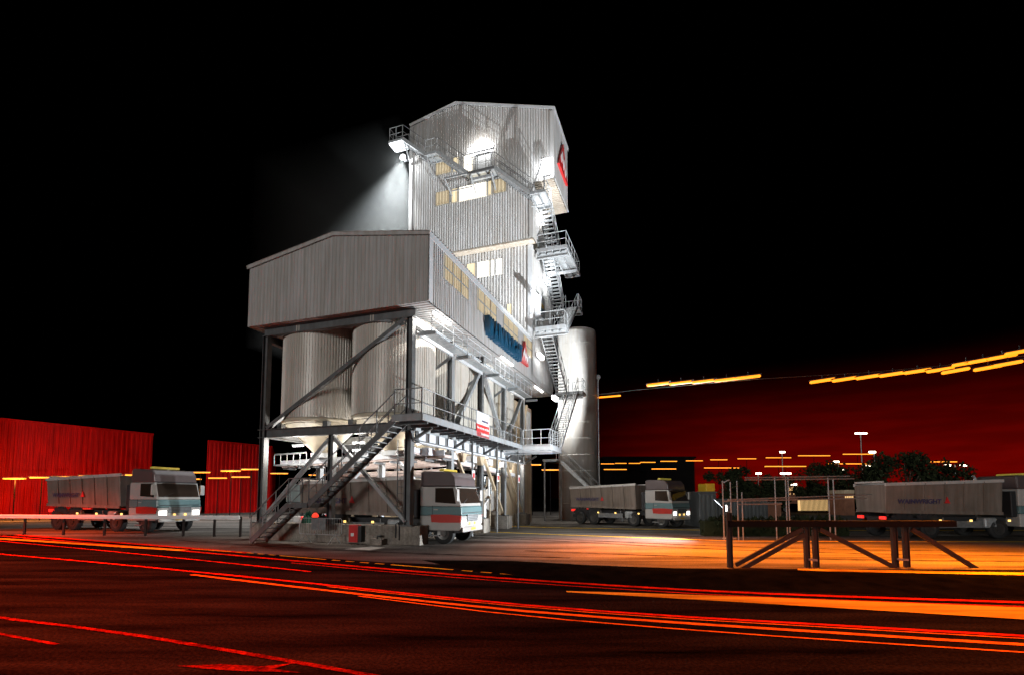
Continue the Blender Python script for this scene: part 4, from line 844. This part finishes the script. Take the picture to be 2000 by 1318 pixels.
t4 = truck_at((r_0.x,r_0.y),(f_.x,f_.y),0.97,'tipper lorry standing under the bins with its cab beside the corner column')
for t_ in (t1, t2, t4):
    for s in (-1,1): light('SPOT', (9.2,s*0.92,1.0), 45 if t_ is not t4 else 130, (1,0.93,0.88), t_, aim=(15,s*1.1,0.2), angle=70, blend=0.8, radius=0.12, name='headlight_beam')

# ------------------------------------------------------------------ left: barrier in place of a light streak, red-tinted sheds, sodium lamps
q = thing('streak_barrier', 'long pale barrier added in place of a light streak in front of the left lorry', 'added barrier', (-21,27,0))  # barrier added to stand in for a pale light streak
def cbz(x): return 1.02
pts = [(-31.5,28.2),(-28.0,27.7),(-24,27.1),(-20,26.6),(-16.5,26.2),(-14.2,26.0)]
rb = MB()
for dz, dy, h in ((0.07,0.0,0.05),(0.02,0.04,0.05),(-0.03,0.0,0.05),(-0.08,0.04,0.05)):
    for a, b in zip(pts, pts[1:]): rb.bar((a[0]+21,a[1]-27-dy,cbz(0)+dz),(b[0]+21,b[1]-27-dy,cbz(0)+dz),0.04,h)
rb.build('rail', 'white', q)
for i in range(9):
    k = i/8*5; j = min(int(k),4); a, b = pts[j], pts[j+1]; f2 = k-j
    x_, y_ = a[0]+(b[0]-a[0])*f2+21, a[1]+(b[1]-a[1])*f2-27+0.1
    MB().bar((x_,y_,0),(x_,y_,1.05),0.08,0.1).build('post', 'trestle', q)
def shed(name_l, pts_, z1, gutter=False):
    (xa,ya),(xb,yb),(xc,yc),(xd,yd) = pts_
    t = thing('industrial_shed', name_l, 'shed', ((xa+xc)/2,(ya+yc)/2,0)); o = Vector(((xa+xc)/2,(ya+yc)/2,0))
    def wall(p, q_, n, m='redlit'):
        p, q_ = Vector((*p,0)), Vector((*q_,0)); L_ = (q_-p).length; d = (q_-p)/L_; nn = Vector((d.y,-d.x,0))
        mb = MB(); corr(mb, lambda u,z,dd: p+d*u+nn*dd+Vector((0,0,z)), 0, L_, const(0), const(z1), pitch=0.5, depth=0.06); mb.build(n, m, t, o)
    wall(pts_[0], pts_[1], 'side_wall'); wall(pts_[1], pts_[2], 'end_wall'); wall(pts_[2], pts_[3], 'rear_wall'); wall(pts_[3], pts_[0], 'end_wall')
    MB().add([(xa,ya,z1+.05),(xb,yb,z1+.05),(xc,yc,z1+.05),(xd,yd,z1+.05)], [(0,1,2,3)]).build('roof', 'darkwall', t, o)
    MB().bar((xa,ya,z1),(xb,yb,z1),0.25,0.2).build('gutter', 'redlit', t, o)
    MB().bar(((xa+xb)/2,(ya+yb)/2-.15,0),((xa+xb)/2,(ya+yb)/2-.15,z1),0.12,0.12).build('downpipe', 'redlit', t, o)
shed('large corrugated shed painted with red light at the far left', [(-58.5,30),(-43.7,60),(-62,70),(-77,40)], 9.65)
shed('smaller shed painted with red light between the large shed and the plant', [(-38.2,62),(-33.8,69.5),(-42.5,89),(-49,82.5)], 9.1)
def sodium(px, py, Y, i, W=1.8, grp='sodium lamps before the sheds', lab='sodium lamp', m='amberlens', e=0, z=None, nm='yard_lamp'):
    X = (px-1000)/968*Y; zz = z if z else 2.1+(967-py)*Y/968
    t = thing(nm, lab, 'lamp post', (X, Y, 0), 0, grp)
    MB().tube([(0,0.1,0),(0,0.1,zz+.05),(0,0,zz+.1)],0.04,6).build('pole', 'darkwall', t)
    ln = MB().box(-W/2,W/2,-.1,.1,zz-.05,zz+.06).build('lantern_lens', m, t, bevel=0.04); MB().box(-W/2-.05,W/2+.05,-.14,.14,zz+.062,zz+.12).build('lantern_hood', 'dark', t)
    if e: light('POINT', (0,-0.1,zz-.3), e, (1,0.30,0.05), t, radius=0.4)
    return t
ordn = ['first','second','third','fourth','fifth','sixth','seventh','eighth','ninth','tenth','eleventh','twelfth']
for i, (px, py) in enumerate([(28,932),(80,930),(125,929),(175,927),(218,926),(265,925),(326,923),(390,920),(450,917),(490,914)]):
    sodium(px, py, 43+6*i/9, i, 1.9, 'sodium lamps before the sheds', 'amber sodium lamp, %s from the left in the row before the sheds' % ordn[i], e=(1700,0,600,0,500,0,380,0,330,0)[i])
for i, (px, py) in enumerate([(375,933),(425,931),(470,929)]): sodium(px, py, 52, i, 1.9, 'low sodium lamps behind the left lorry', 'low amber lamp, %s of three behind the left lorry cab' % ordn[i])
for i, (px, py) in enumerate([(545,922),(620,925),(915,905),(965,914),(1040,905),(1075,915),(1137,904)]): sodium(px, py, 58, i, 2.0, 'sodium lamps behind the plant', 'amber sodium lamp seen through the plant, %s from its left' % ordn[i])
for i, (px, py, W) in enumerate([(1187,903,2.4),(1213,902,2.0),(1240,902,2.0),(1266,900,2.6),(1307,898,2.8),(1357,897,2.8),(1405,895,2.8),(1460,893,3.0),(1522,891,4.0),(1592,887,5.0),(1678,884,4.6)]):
    sodium(px, py, 88-i*1.2, i, W, 'upper far row of sodium lamps', 'far amber lamp, %s from the silo in the upper far row' % ordn[i], nm='street_lamp')
for i, (px, py, W) in enumerate([(1202,914,3.4),(1297,913,3.6),(1410,911,5.0),(1535,908,5.8),(1660,903,6.0),(1820,899,7.0)]):
    sodium(px, py, 74-i*1.5, i, W, 'lower far row of sodium lamps', 'far amber lamp, %s from the silo in the lower far row' % ordn[i], nm='street_lamp')

# wire and amber lanterns added in place of light streaks above the yard
KB = 0.77
def wp(px, py, Y): return ((px-1000)/968*Y, Y, 2.1+(967-py)*Y/968)
spots = [((px,py,Y), (1,-0.1,0.10), 0.95) for px, py, Y in ((1290,745,26),(1335,742.5,25.7),(1380,739.5,25.4),(1425,736,25.1),(1468,731,24.8))]
spots += [((px,py,Y), (1,-0.1,0.14), 0.92) for px, py, Y in ((1615,738,24),(1660,735,23.7),(1708,730,23.4),(1755,725,23.1),(1805,719,22.8),(1850,716,22.5))]
spots += [((px,py,Y), (1,-0.1,0.17), 0.92) for px, py, Y in ((1880,718,22.2),(1902,703,22.1),(1936,697,21.8),(1945,712,21.6),(1975,690,21.5),(1985,704,21.3),(2010,680,21.2))]
nth = ['first','second','third','fourth','fifth','sixth','seventh','eighth','ninth','tenth','eleventh','twelfth','thirteenth','fourteenth','fifteenth','sixteenth','seventeenth','eighteenth']
wire = thing('streak_wire', 'thin added wire carrying the lanterns that stand in for light streaks across the right side', 'wire', wp(1250,757,27*KB), 0)
MB().tube([Vector(wp(px,py,Y*KB))-wire.location for px, py, Y in ((1150,768,29),(1250,756,27),(1480,735,24.8),(1700,722,23.4),(1850,708,22.4),(2020,688,21.2),(2300,650,19.5))],0.012,6).build('cable','streakwire',wire)
for i, ((px,py,Y), d, L_) in enumerate(spots):
    p = Vector(wp(px,py,Y*KB)); d = Vector(d).normalized()*L_/2
    t = thing('streak_lantern', 'long added lantern standing in for a light streak, %s counted from the silo' % nth[i], 'lantern', p, 0, 'added lanterns in place of light streaks')
    h = d*1.0; MB().bar(-h, h, 0.13, 0.11).build('lens','streaklens',t,bevel=0.05); MB().bar(-h*1.03+Vector((0,0,.075)), h*1.03+Vector((0,0,.075)), 0.15, 0.03).build('hood','dark',t); MB().bar((0,0,.09),(0,0,.22),0.03,0.03).build('hanger','dark',t)
    if i in (0, 7, 14): light('SPOT', (0,0,-.15), 19000 if i == 0 else 13000, (1,0.20,0.004), t, aim=(0,0,-5), angle=112, blend=0.9, radius=0.5)
q = thing('streak_lantern', 'single added lantern in place of a light streak, on an arm off the right side of the silo', 'lamp', (9.1,46,11.4)); MB().bar((-1.1,-.1,-.05),(1.1,-.1,.14),0.16,0.14).build('lens','streaklens',q,bevel=0.05); MB().bar((-1.4,0,.3),(1.1,0,.32),0.06,0.06).build('arm','dark',q)  # lantern and arm added where a light streak runs
# added street lamps outside the frame, put in to redden and light the near road
def added_road_lamp(x, y, hx, label, e, col, an=128):
    t = thing('street_lamp', label, 'street lamp', (x,y,0), 0, 'added unseen lamps lighting the near road'); dx = hx-x  # lamp added outside the frame to light the near road
    MB().tube([(0,0,0),(0,0,7.6),(dx*0.3,0,8.05),(dx,0,8.2)],0.07,8).build('pole', 'galvdark', t); MB().box(dx-.5,dx+.5,-.14,.14,8.13,8.28).build('lantern', 'amberlens', t, bevel=0.04); MB().box(-.16,.16,-.16,.16,0,1.1).build('base', 'galvdark', t)
    light('SPOT', (dx,0,8.0), e, col, t, aim=(dx,0,0), angle=an, blend=0.6, radius=0.3)
DR = (1, 0.085, 0.018)
added_road_lamp(-20.5,13.5,-18.5,'added unseen lamp standing off the left edge of the road',15000,DR,124)
added_road_lamp(-31.0,24.0,-28.6,'added unseen lamp farthest along the left edge, beside the sheds',16000,DR,112)
added_road_lamp(-10.5,7.0,-9.2,'added unseen lamp nearest the camera on the left kerb',13000,DR)
added_road_lamp(-0.5,-2.5,0.8,'added unseen lamp behind the camera on the near kerb',7000,(1,0.12,0.02),150)
added_road_lamp(12.0,6.5,10.5,'added unseen lamp nearest the camera on the right kerb',8000,(1,0.16,0.02))

# ------------------------------------------------------------------ right: trestle, pipe frame, background
q = thing('steel_trestle', 'dark steel trestle on braced legs standing at the yard edge', 'trestle', (9.5,14.9,0)); o = Vector((9.5,14.9,0))
def W3(px, py, Y): return Vector(wp(px, py, Y))
for px, Y, zt in ((1421,14.9,1.62),(1570,14.9,1.3),(1587,14.9,1.3),(1740,15.0,1.3),(1762,15.0,1.3)):
    x_ = (px-1000)/968*Y; l = MB().ibeam((x_,Y,0),(x_,Y,zt),0.12,0.14,0.02).build('leg', 'trestle', q, o)
for pxa, pxb, Y in ((1570,1587,14.9),(1740,1762,15.0)): MB().bar(((pxa-1000)/968*Y,Y-.07,0.25),((pxb-1000)/968*Y,Y-.07,0.22),0.03,0.06).build('tie_plate', 'galvdark', q, o)
for (a, b) in (((1432,1098),(1562,1030)),((1440,1108),(1566,1040)),((1596,1030),(1740,1104)),((1775,1030),(1905,1112))): MB().bar(W3(*a,14.85), W3(*b,14.85), 0.09, 0.12).build('brace', 'trestle', q, o)
MB().box(6.45,13.2,14.8,15.1,1.20,1.38).build('top_beam', 'darkwall', q, o)
q = thing('low_dark_bank', 'low dark hedge bank behind the trestle', 'hedge', (13.5,27,0)); hb = MB()
rng = random.Random(3)
for i in range(900):
    x_ = rng.uniform(-3.2,4.5); z_ = rng.uniform(0,0.95); y_ = rng.uniform(-.5,.5); s_ = rng.uniform(.06,.16); a = rng.uniform(0,6.28); dx, dy = s_*math.cos(a), s_*math.sin(a)
    hb.add([(x_-dx,y_-dy,z_),(x_+dx,y_+dy,z_+rng.uniform(-.05,.05)),(x_+dx*.3,y_+dy*.3,z_+s_*1.6)], [(0,1,2)])
hb.box(-3.2,4.5,-.35,.35,0,0.8); hb.build('foliage', 'leaf', q)
q = thing('pipe_gantry', 'thin galvanised pipe frame of rails and posts behind the trestle', 'pipe frame', (14,24,0)); o = Vector((14,24,0)); Y = 24
for a, b in (((1410,940),(1424,934)),((1455,930),(1660,927)),((1455,934),(1668,932)),((1410,976),(1690,970)),((1420,973),(1700,963)),((1440,982),(1525,981))): MB().tube([W3(*a,Y), W3(*b,Y)],0.035,6).build('rail', 'galvdark', q, o)
for px, p0 in ((1411,936),(1426,938),(1439,936),(1448,958),(1513,930),(1534,928),(1539,928),(1617,930),(1627,932)): MB().tube([W3(px,p0,Y), (W3(px,p0,Y).x, Y, 0)],0.03,6).build('post', 'galvdark', q, o)
for nm, lab, pts2, Y, dp, m in (('storage_container','grey steel container with its side in shadow right of the middle lorry',(1365,1398,960,1011),34,3,'grey'),('storage_container','lower pale grey container beside the yellow topped one',(1398,1498,974,1011),40,3,'grey'),('brick_store','small brown lit store behind the trestle',(1498,1524,980,1004),42,3,'brown')):
    x0, x1 = (pts2[0]-1000)/968*Y, (pts2[1]-1000)/968*Y; zt = 2.1+(967-pts2[2])*Y/968
    t = thing(nm, lab, 'container' if 'cont' in nm else 'store', ((x0+x1)/2,Y+dp/2,0)); o = Vector(((x0+x1)/2,Y+dp/2,0))
    MB().box(x0,x1,Y,Y+dp,0,zt).build('body', m, t, o, bevel=0.04)
    if 'cont' in nm:
        c_ = MB(); corr(c_, lambda u,z,d: (u,Y-.01-d,z), x0+.1, x1-.1, const(.15), const(zt-.15), pitch=0.3, depth=0.04); c_.build('ribbed_side', m, t, o)
    MB().box(x0-.05,x1+.05,Y-.05,Y+dp+.05,zt+.002,zt+.1).build('roof', 'grey', t, o)
t = thing('yellow_hopper', 'yellow sheeted box standing on the grey container', 'box', (13.5,35,0)); MB().box((1380-1000)/968*34-13.5,(1397-1000)/968*34-13.5,-0.9,0.6,2.46,3.0).build('box_body','yellow',t,bevel=0.02); MB().box((1380-1000)/968*34-13.55,(1397-1000)/968*34-13.45,-0.95,0.65,2.40,2.458).build('base_frame','dark',t)
# dark warehouse
t = thing('warehouse', 'flat-roofed unlit warehouse, a black block beyond the middle lorry', 'warehouse', (20,100,0)); o = Vector((20,100,0)); x0, x1 = 175/968*100, 346/968*100
MB().box(x0,x1,97,118,0,9.6).build('wall','darkwall',t,o); MB().box(x0-.3,x1+.3,96.7,118.3,9.602,9.95).build('parapet','darkwall',t,o); MB().box(x0+4,x0+8,96.9,96.98,0,4.5).build('door','grey',t,o)
# trees
def tree(px, base_y, Y, h, r, label, seed, squash=1.0):
    X = (px-1000)/968*Y; t = thing('tree', label, 'tree', (X,Y,0), 0, 'trees along the yard boundary'); rn = random.Random(seed)
    tr = MB(); tr.lathe([(0.3,0),(0.22,h*0.3),(0.12,h*0.6)], n=8)
    for i in range(6):
        a = rn.uniform(0,6.28); z0 = h*rn.uniform(.25,.5); tr.tube([(0,0,z0),(r*.35*math.cos(a),r*.35*math.sin(a),z0+h*.15),(r*.6*math.cos(a),r*.6*math.sin(a),z0+h*.3)],0.06,5)
    tr.build('trunk', 'bark', t)
    cr = MB(); clumps = [(rn.gauss(0,.42)*r, rn.gauss(0,.42)*r, h*rn.uniform(.32,.9)*squash, r*rn.uniform(.28,.52)) for _ in range(20)]
    for cx, cy, cz, cr_ in clumps:
        for _ in range(130):
            u = Vector((rn.gauss(0,1),rn.gauss(0,1),rn.gauss(0,.8))).normalized()*cr_*rn.uniform(.4,1.08); s_ = rn.uniform(.12,.3); p_ = Vector((cx,cy,cz))+u
            a = Vector((rn.gauss(0,1),rn.gauss(0,1),rn.gauss(0,1))).normalized()*s_; b = a.cross(Vector((rn.gauss(0,1),rn.gauss(0,1),rn.gauss(0,1)))).normalized()*s_*.6
            cr.add([p_-a,p_+b,p_+a,p_-b], [(0,1,2,3)])
    cr.build('crown', 'leaf', t)
for i, a in enumerate([(1430,0,60,5.6,2.0,'round-headed dark tree just right of the middle lorry'),(1462,0,62,3.9,1.7,'low dark tree between the round tree and the pipe frame'),(1515,0,64,4.6,1.9,'dark bushy tree behind the left of the pipe frame'),(1578,0,70,4.4,1.8,'small dark tree beyond the lit fence'),(1640,0,66,6.4,3.2,'broad dark tree above the bright yard lamp'),(1700,0,62,6.4,3.0,'dark tree with a ragged top left of the right lorry'),(1770,0,60,7.6,3.2,'tallest dark tree behind the body of the right lorry'),(1835,0,60,6.2,3.0,'dark rounded tree above the tail of the right lorry')]): tree(*a, seed=20+i)
# far white lamps, mast and lit fence
def far_lamp(px, py, Y, heads, label):
    x_, _, z_ = wp(px,py,Y); t = thing('street_lamp', label, 'street lamp', (x_,Y,0), 0, 'white far street lamps'); MB().tube([(0,0.1,0),(0,0.1,z_+.1)],0.07,6).build('pole','galvdark',t)
    for i, dx in enumerate(heads): MB().box(dx-.38,dx+.38,-.15,.15,z_-.1,z_+.12).build('lantern','whitelens',t,bevel=0.05)
for px, py, Y, hd, lb in ((1711,880,62,(-.3,),'white street lamp with one head, tallest on the far right'),(1640,899,70,(-.4,),'white street lamp above the lit fence, left of its pair'),(1645,914,72,(0,),'short white lamp just below the pair above the fence'),(1702,907,70,(-.3,),'white street lamp beside the ragged tree'),(1868,906,64,(-1.0,1.0),'white street lamp with two heads above the right lorry'),(1482,922,70,(0,),'short white lamp over the small dark trees'),(1533,922,70,(-.2,.5),'white double lamp behind the left of the pipe frame'),(1530,880,74,(0,),'small white lamp on a tall thin mast'),(1686,843,76,(-.5,.5),'white lamp on the tallest mast in the red sky')): far_lamp(px,py,Y,hd,lb)
q = thing('lit_fence', 'slatted fence with warm light behind it, low in the far right', 'fence', (36,60,0)); o = Vector((36,60,0))
fm = MB()
for i in range(34): x_ = W3(1562,980,60).x+i*0.15; fm.box(x_,x_+.06,60,60.04,0.2,2.0)
fm.build('slats','darkwall',q,o); MB().box(W3(1560,980,60).x,W3(1642,980,60).x,60.3,60.4,0.4,1.75).build('lit_panel','litpane',q,o)
q = thing('yard_globe_lamp', 'bright round white lamp low over the fence', 'lamp', (*W3(1640,976,58)[:2],0)); MB().lathe([(0.02,-.36),(0.25,-.28),(0.36,0),(0.25,.28),(0.02,.36)], (0,0,1.6), 20).build('globe','flood',q,smooth=True); MB().tube([(0,0,0),(0,0,1.25)],0.05,6).build('pole','dark',q)
q = thing('far_tower_block', 'distant lit industrial tower glowing orange', 'tower', (*W3(1548,965,150)[:2],0)); ob = W3(1548,940,150); MB().box(-1.5,1.5,0,3,0,ob.z).build('tower_body','brown',q); lm = MB()
for i in range(26): xx, zz = rng.uniform(-1.4,1.4), rng.uniform(2.4,ob.z-.2); lm.box(xx-.14,xx+.14,-.1,-.02,zz-.12,zz+.12)
lm.build('windows','litpane',q); MB().box(-.6,1.1,-.2,-.05,ob.z-.9,ob.z-.3).build('lamp','whitelens',q)
q = thing('lit_office', 'small far building with a lit row of windows under a pale roof', 'building', (*W3(1657,965,56)[:2],0)); MB().box(-.55,.55,0,3,0,2.45).build('wall','brown',q); MB().box(-.58,.58,-.05,3,2.452,2.85).build('roof','beige',q)
for i in range(5): MB().box(-.48+i*.2,-.36+i*.2,-.03,-.002,1.9,2.25).build('window','litpane',q)
